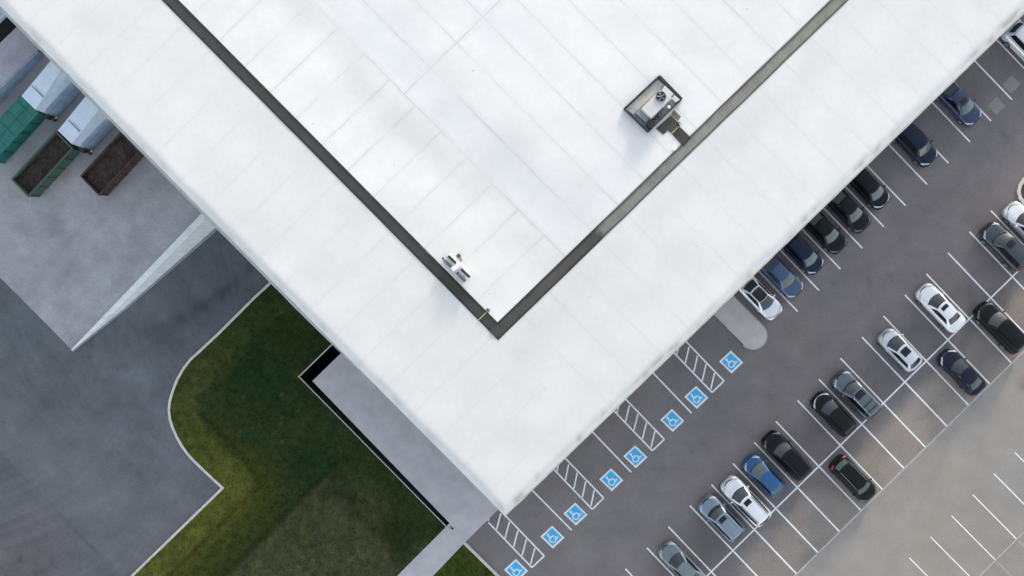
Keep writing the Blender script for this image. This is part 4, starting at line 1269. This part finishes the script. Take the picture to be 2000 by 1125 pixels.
def make_car(px, py, face, typ, col, label, group, sunroof=None, rails=False, railmat=None, glass=None, blackroof=False, crossbars=False, grille=True,
             metal=.35, chrome=False, scale=1.0, tailred=True, twist=0.0):
    T = dict(TYPES[typ]); CARN[0] += 1
    L_, W_, Hh = T['L'] * scale, T['W'], T['H']
    hw = W_ / 2; zc = .60
    P = paint("car_paint_%s" % typ, col, metal)
    v0 = G(px, py, .75)
    ang = math.atan2(-face[1], face[0]) + R(twist)
    e = empty("parked_car", (v0.x, v0.y, .004), ang); tag(e, label, "car", group)
    wb, wt, rr, rb, yb, yt, belt = (T[k] for k in ('wb', 'wt', 'rr', 'rb', 'yb', 'yt', 'belt'))
    wb, wt, rr, rb = (x * scale for x in (wb, wt, rr, rb))
    hl = L_ / 2
    def wid(x):
        if x > hl - .95: t = (x - (hl - .95)) / .95; return hw * (.56 + .44 * (1 - min(1, t) ** 2.6) ** (1 / 2.0))
        if x < -hl + .7: t = (-hl + .7 - x) / .7; return hw * (.62 + .38 * (1 - min(1, t) ** 3.0) ** (1 / 2.2))
        return hw * (1.0 - .012 * math.cos((x) * 2.2))
    def zt(x):
        if x > wb - .1: t = (x - wb + .1) / (hl - wb + .1); z = belt + (T['nosez'] - belt) * t ** 1.7
        elif x < rb + .1: t = (rb + .1 - x) / max(.05, (hl + rb + .1)); z = belt + (T['tailz'] - belt) * t - .04 * t * t
        else: z = belt
        for s, rr_ in ((1, .28), (-1, .16)):
            d = s * x - (hl - rr_)
            if d > 0: z = zc + (z - zc) * max(0, 1 - (d / rr_) ** 2.6 * .75)
        return z
    def top(x, y):
        w = wid(x); k = min(.999, abs(y) / w)
        return zc + (zt(x) - zc) * (1 - k ** 3.6) ** (1 / 3.6)
    # lower body loft
    xs = [hl, hl - .03, hl - .08, hl - .16, hl - .28] + [hl - .28 - (L_ - .5) * i / 26 for i in range(1, 27)] + [-hl + .14, -hl + .07, -hl + .02, -hl]
    xs = sorted(set(round(x, 4) for x in xs), reverse=True)
    nth = 30; vs = []; fs = []
    for x in xs:
        w = wid(x); z1 = zt(x)
        for k in range(nth):
            th = 2 * math.pi * k / nth
            c, s = math.cos(th), math.sin(th)
            y = w * math.copysign(abs(c) ** (2 / 3.6), c)
            z = zc + (z1 - zc) * abs(s) ** (2 / 3.6) if s >= 0 else zc - (zc - .20) * abs(s) ** (2 / 5.0)
            vs.append((x, y, z))
    n = len(xs)
    for i in range(n - 1):
        for k in range(nth):
            k2 = (k + 1) % nth
            fs.append((i * nth + k, i * nth + k2, (i + 1) * nth + k2, (i + 1) * nth + k))
    fs.append(tuple(reversed(range(nth)))); fs.append(tuple((n - 1) * nth + k for k in range(nth)))
    # cabin patches
    zb = belt - .03; zr0 = Hh - .06
    fb, ft = .24, .12
    def front(u, v):
        return Vector((wb + (wt - wb) * v + (fb + (ft - fb) * v) * (1 - u * u), u * (yb + (yt - yb) * v), zb + (zr0 - zb) * (v ** .88) + .045 * v * (1 - u * u)))
    def rear(u, v):
        return Vector((rb + (rr - rb) * v - (.16 + (.08 - .16) * v) * (1 - u * u), u * (yb - .03 + (yt - .01 - yb + .03) * v), zb + (zr0 - .03 - zb) * (v ** .88) + .045 * v * (1 - u * u)))
    def roof(u, t):
        a = front(u, 1); b = rear(u, 1); p = a.lerp(b, t)
        p.z += .055 * math.sin(math.pi * t); return p
    def side(s, t, v):
        a = front(s, v); b = rear(s, v); p = a.lerp(b, t)
        p.y += s * .05 * math.sin(math.pi * t) * (1 - .5 * v); p.z += .055 * math.sin(math.pi * t) * v
        return p
    def patch(fn, nu, nv, u0, u1, v0_, v1, off=0.0):
        pv = []; 
        for i in range(nu + 1):
            for j in range(nv + 1): pv.append(fn(u0 + (u1 - u0) * i / nu, v0_ + (v1 - v0_) * j / nv))
        pf = []
        for i in range(nu):
            for j in range(nv):
                a = i * (nv + 1) + j; pf.append((a, a + nv + 1, a + nv + 2, a + 1))
        # orient outward (up / away from the cabin centre)
        m = len(pf) // 2; f = pf[m]; nrm = (pv[f[1]] - pv[f[0]]).cross(pv[f[2]] - pv[f[0]])
        cen = Vector(((wt + rr) / 2, 0, .8))
        if nrm.dot(pv[f[0]] - cen) < 0: pf = [tuple(reversed(q)) for q in pf]; nrm = -nrm
        if off:
            nrm.normalize()
            me = bpy.data.meshes.new("t"); me.from_pydata([tuple(p) for p in pv], [], pf); me.update()
            pv = [p + v.normal * off for p, v in zip(pv, me.vertices)]
            bpy.data.meshes.remove(me)
        return pv, pf
    def addp(pp):
        b0 = len(vs); vs.extend(tuple(p) for p in pp[0]); fs.extend(tuple(b0 + i for i in f) for f in pp[1])
    roof_mat_ = None
    for pp in (patch(front, 10, 8, -1, 1, 0, 1), patch(rear, 10, 8, -1, 1, 0, 1), patch(lambda t, v: side(1, t, v), 10, 8, 0, 1, 0, 1), patch(lambda t, v: side(-1, t, v), 10, 8, 0, 1, 0, 1), patch(roof, 10, 10, -1, 1, 0, 1)):
        addp(pp)
    body = mesh_obj("body", vs, fs, P, e, smooth=True)
    bm = bmesh.new(); bm.from_mesh(body.data); bmesh.ops.remove_doubles(bm, verts=bm.verts[:], dist=.003); bm.to_mesh(body.data); bm.free()
    G1 = glass or GLASS
    def part(name, pp, mat): return mesh_obj(name, pp[0], pp[1], mat, e, smooth=True)
    part("windshield", patch(front, 12, 8, -.86, .86, .10, .95, .012), G1)
    part("cowl", patch(front, 12, 2, -.90, .90, .02, .13, .009), TRIM)
    part("rear_window", patch(rear, 10, 6, -.82, .82, .18, .90, .012), G1)
    for s in (1, -1): part("side_window", patch(lambda t, v: side(s, t, v), 12, 6, .07, .93, .20, .90, .012), GLASSB)
    if blackroof: part("glass_roof", patch(roof, 10, 10, -.88, .88, .0, .95, .012), GLASSB)
    if sunroof: part("sunroof", patch(roof, 6, 6, -.50 * sunroof[2], .50 * sunroof[2], sunroof[0], sunroof[1], .014), GLASSB)
    def onside(name, pts, mat, r):
        m_ = MB(); m_.tube(pts, r, 6); return m_.build(name, mat, e, smooth=True)
    if rails:
        for s in (1, -1):
            pts = [roof(s * .93, t) + Vector((0, 0, .045)) for t in [.06 + .9 * i / 8 for i in range(9)]]
            onside("roof_rail", pts, railmat or TRIM, .026)
    if crossbars:
        for t in (.58, .82): onside("crossbar", [roof(u, t) + Vector((0, 0, .07)) for u in (-.93, -.4, 0, .4, .93)], TRIM, .03)
    # lamps as thin shells lying on the loft surface
    def skin(name, x0, x1, y0f, y1f, mat, off=.012, nx=6, ny=6, sgn=1, zmin=None):
        pv = []; pf = []
        for i in range(nx + 1):
            for j in range(ny + 1):
                x = x0(j / ny) + (x1(j / ny) - x0(j / ny)) * i / nx
                y = sgn * wid(x) * (y0f + (y1f - y0f) * j / ny)
                pv.append(Vector((x, y * (1 + .008), top(x, y) + off)))
        for i in range(nx):
            for j in range(ny):
                a = i * (ny + 1) + j; f = (a, a + ny + 1, a + ny + 2, a + 1); 
                pf.append(f)
        nn_ = (pv[pf[0][1]] - pv[pf[0][0]]).cross(pv[pf[0][2]] - pv[pf[0][0]])
        if nn_.z < 0: pf = [tuple(reversed(f)) for f in pf]
        return mesh_obj(name, pv, pf, mat, e, smooth=True)
    for s in (1, -1):
        skin("headlight", lambda t: hl - .10 - .32 * t ** 1.5, lambda t: hl - .20 - .50 * t ** 1.3, .50, .97, (LAMPD if max(col) < .03 and not chrome else LAMPM), sgn=s)
        if tailred: skin("tail_light", lambda t: -hl + .03 + .05 * t, lambda t: -hl + .12 + .16 * t, .60, .98, TAILM, sgn=s)
    if grille: skin("grille", lambda t: hl - .05 - .07 * abs(2 * t - 1) ** 2, lambda t: hl - .12 - .08 * abs(2 * t - 1) ** 2, -.50, .50, CHROME if chrome else TRIM, nx=3, ny=12)
    # bonnet shut line
    pts = [(hl - .24 - .22 * abs(u) ** 2.2, u * .84) for u in [i / 8 - 1 for i in range(17)]]
    onside("bonnet_seam", [Vector((x, u * wid(x), top(x, u * wid(x)) + .001)) for x, u in pts], TRIM, .007)
    # mirrors
    for s in (1, -1):
        m_ = MB(); c = Vector((wb - .22, s * (yb + .16), belt + .03))
        nsx = 8; k0 = 0
        vsx = []; fsx = []
        for i in range(nsx + 1):
            ph = math.pi * i / nsx
            for k in range(10):
                th = 2 * math.pi * k / 10
                vsx.append(c + Vector((.07 * math.sin(ph) * math.cos(th), .13 * math.cos(ph), .07 * math.sin(ph) * math.sin(th))))
        for i in range(nsx):
            for k in range(10): fsx.append((i * 10 + k, i * 10 + (k + 1) % 10, (i + 1) * 10 + (k + 1) % 10, (i + 1) * 10 + k))
        mesh_obj("mirror", vsx, fsx, P, e, smooth=True)
    # wheels
    for sx in (.305, -.285):
        for s in (1, -1):
            m_ = MB(); r_ = .34 if typ == 'suv' else .32
            m_.cyl((0, 0, 0), r_, .22, 'Y', 28)
            w = m_.build("wheel", RUBBER, e, bevel=.02); w.location = (sx * L_, s * (hw - .095), r_)
            m_ = MB(); m_.cyl((0, s * .112, 0), r_ * .66, .012, 'Y', 24)
            for k in range(5):
                a = k * 2 * math.pi / 5; m_.box((math.cos(a) * .1, s * .121, math.sin(a) * .1), (.05, .012, .05))
            m_.build("rim", RIMM, w)
    return e
DN = (.695, .719); UP = (-.695, -.719)
WHITE = (.86, .88, .90); BLK = (.008, .009, .010)
gA, gB, gC = "cars parked against the warehouse wall", "cars in the upper row of the double bays", "cars in the lower row of the double bays"
make_car(2008, 91, DN, 'suv', WHITE, "white car cut by the right picture edge, uppermost beside the warehouse eave", gA, rails=False, blackroof=False, sunroof=(.15, .45, 1.2), tailred=False)
make_car(1872, 199, DN, 'sedan', (.026, .045, .105), "dark blue sedan touching the bay line, second from the top beside the eave", gA, sunroof=(.08, .38, 1.2), glass=GLASSP)
make_car(1786, 279, DN, 'suv', (.012, .024, .045), "very dark navy car beside the eave with empty bays on both sides", gA, glass=GLASSP, scale=.97)
make_car(1696, 365, DN, 'hatch', (.009, .011, .013), "black hatchback with bright front corners beside the eave, uppermost of the tight run of cars", gA, glass=GLASSP, chrome=True)
make_car(1655, 408, DN, 'sedan', (.010, .013, .016), "black sedan between the black hatchback and the black saloon beside the eave", gA, glass=GLASSP)
make_car(1609, 449, DN, 'sedan', (.008, .012, .012), "black saloon with a pale windscreen next to the dark blue hatchback beside the eave", gA, glass=GLASSP, sunroof=None)
make_car(1567, 493, DN, 'hatch', (.014, .022, .050), "dark blue hatchback beside the eave, next to the mid-blue sedan", gA, glass=GLASSP)
make_car(1524, 536, DN, 'sedan', (.055, .105, .20), "mid-blue sedan beside the eave, next to the white car with the black roof", gA, glass=GLASSP)
make_car(1484, 580, DN, 'coupe', WHITE, "white car with a black glass roof beside the rounded island", gA, blackroof=True, tailred=False)
make_car(2009, 441, UP, 'sedan', WHITE, "white sedan cut by the right picture edge, beside the kerbed planter", gB, tailred=False)
make_car(1964, 481, UP, 'suv', (.065, .075, .085), "dark grey car with a sunroof near the right picture edge", gB, sunroof=(.05, .28, 1.1), metal=.6)
make_car(1838, 601, UP, 'sedan', WHITE, "white sedan with a small black sunroof, with empty bays on both sides", gB, sunroof=(.12, .38, 1.15), tailred=False)
make_car(1759, 684, UP, 'mini', (.62, .68, .73), "off-white compact car with a large square black sunroof", gB, sunroof=(.10, .52, 1.25))
make_car(1673, 771, UP, 'suv', (.13, .16, .19), "steel grey car with roof rails, crossbars and a wide dark sunroof", gB, sunroof=(.04, .28, 1.3), rails=True, railmat=CHROME, crossbars=True, metal=.6)
make_car(1629, 809, UP, 'hatch', (.010, .013, .013), "black hatchback with bright headlamp arcs, beside the car with crossbars", gB, chrome=True)
make_car(1537, 890, UP, 'suv', (.010, .012, .014), "large black car with dark roof rails beside the bright blue car", gB, rails=True, scale=1.02)
make_car(1493, 930, UP, 'mini', (.018, .105, .27), "bright blue small car between the large black car and the white car", gB, glass=GLASSP, grille=False, tailred=False)
make_car(1457, 979, UP, 'suv', WHITE, "white car with a small black sunroof and roof rails beside the bright blue car", gB, sunroof=(.07, .25, 1.0), rails=True, railmat=DKTEAL, scale=1.03, tailred=False)
make_car(1409, 1012, UP, 'suv', (.23, .30, .39), "light steel-blue car with silver roof rails and a dark sunroof", gB, sunroof=(.06, .24, 1.1), rails=True, railmat=CHROME, scale=.93, metal=.5, tailred=False)
make_car(1333, 1105, UP, 'sedan', (.20, .25, .27), "grey-green sedan cut by the bottom picture edge", gB, metal=.5)
make_car(1955, 640, UP, 'suv', (.009, .011, .011), "black car in the lower row touching the right bay line near the right picture edge", gC, scale=1.08)
make_car(1880, 727, UP, 'coupe', (.012, .018, .036), "very dark navy sedan with a bright headlamp in the lower row", gC, scale=1.02)
make_car(1668, 936, DN, 'suv', (.009, .012, .012), "black car with roof rails and red tail lamps, alone and facing the pale lot", gC, rails=True, railmat=GALVD, glass=GLASSP, scale=.95)
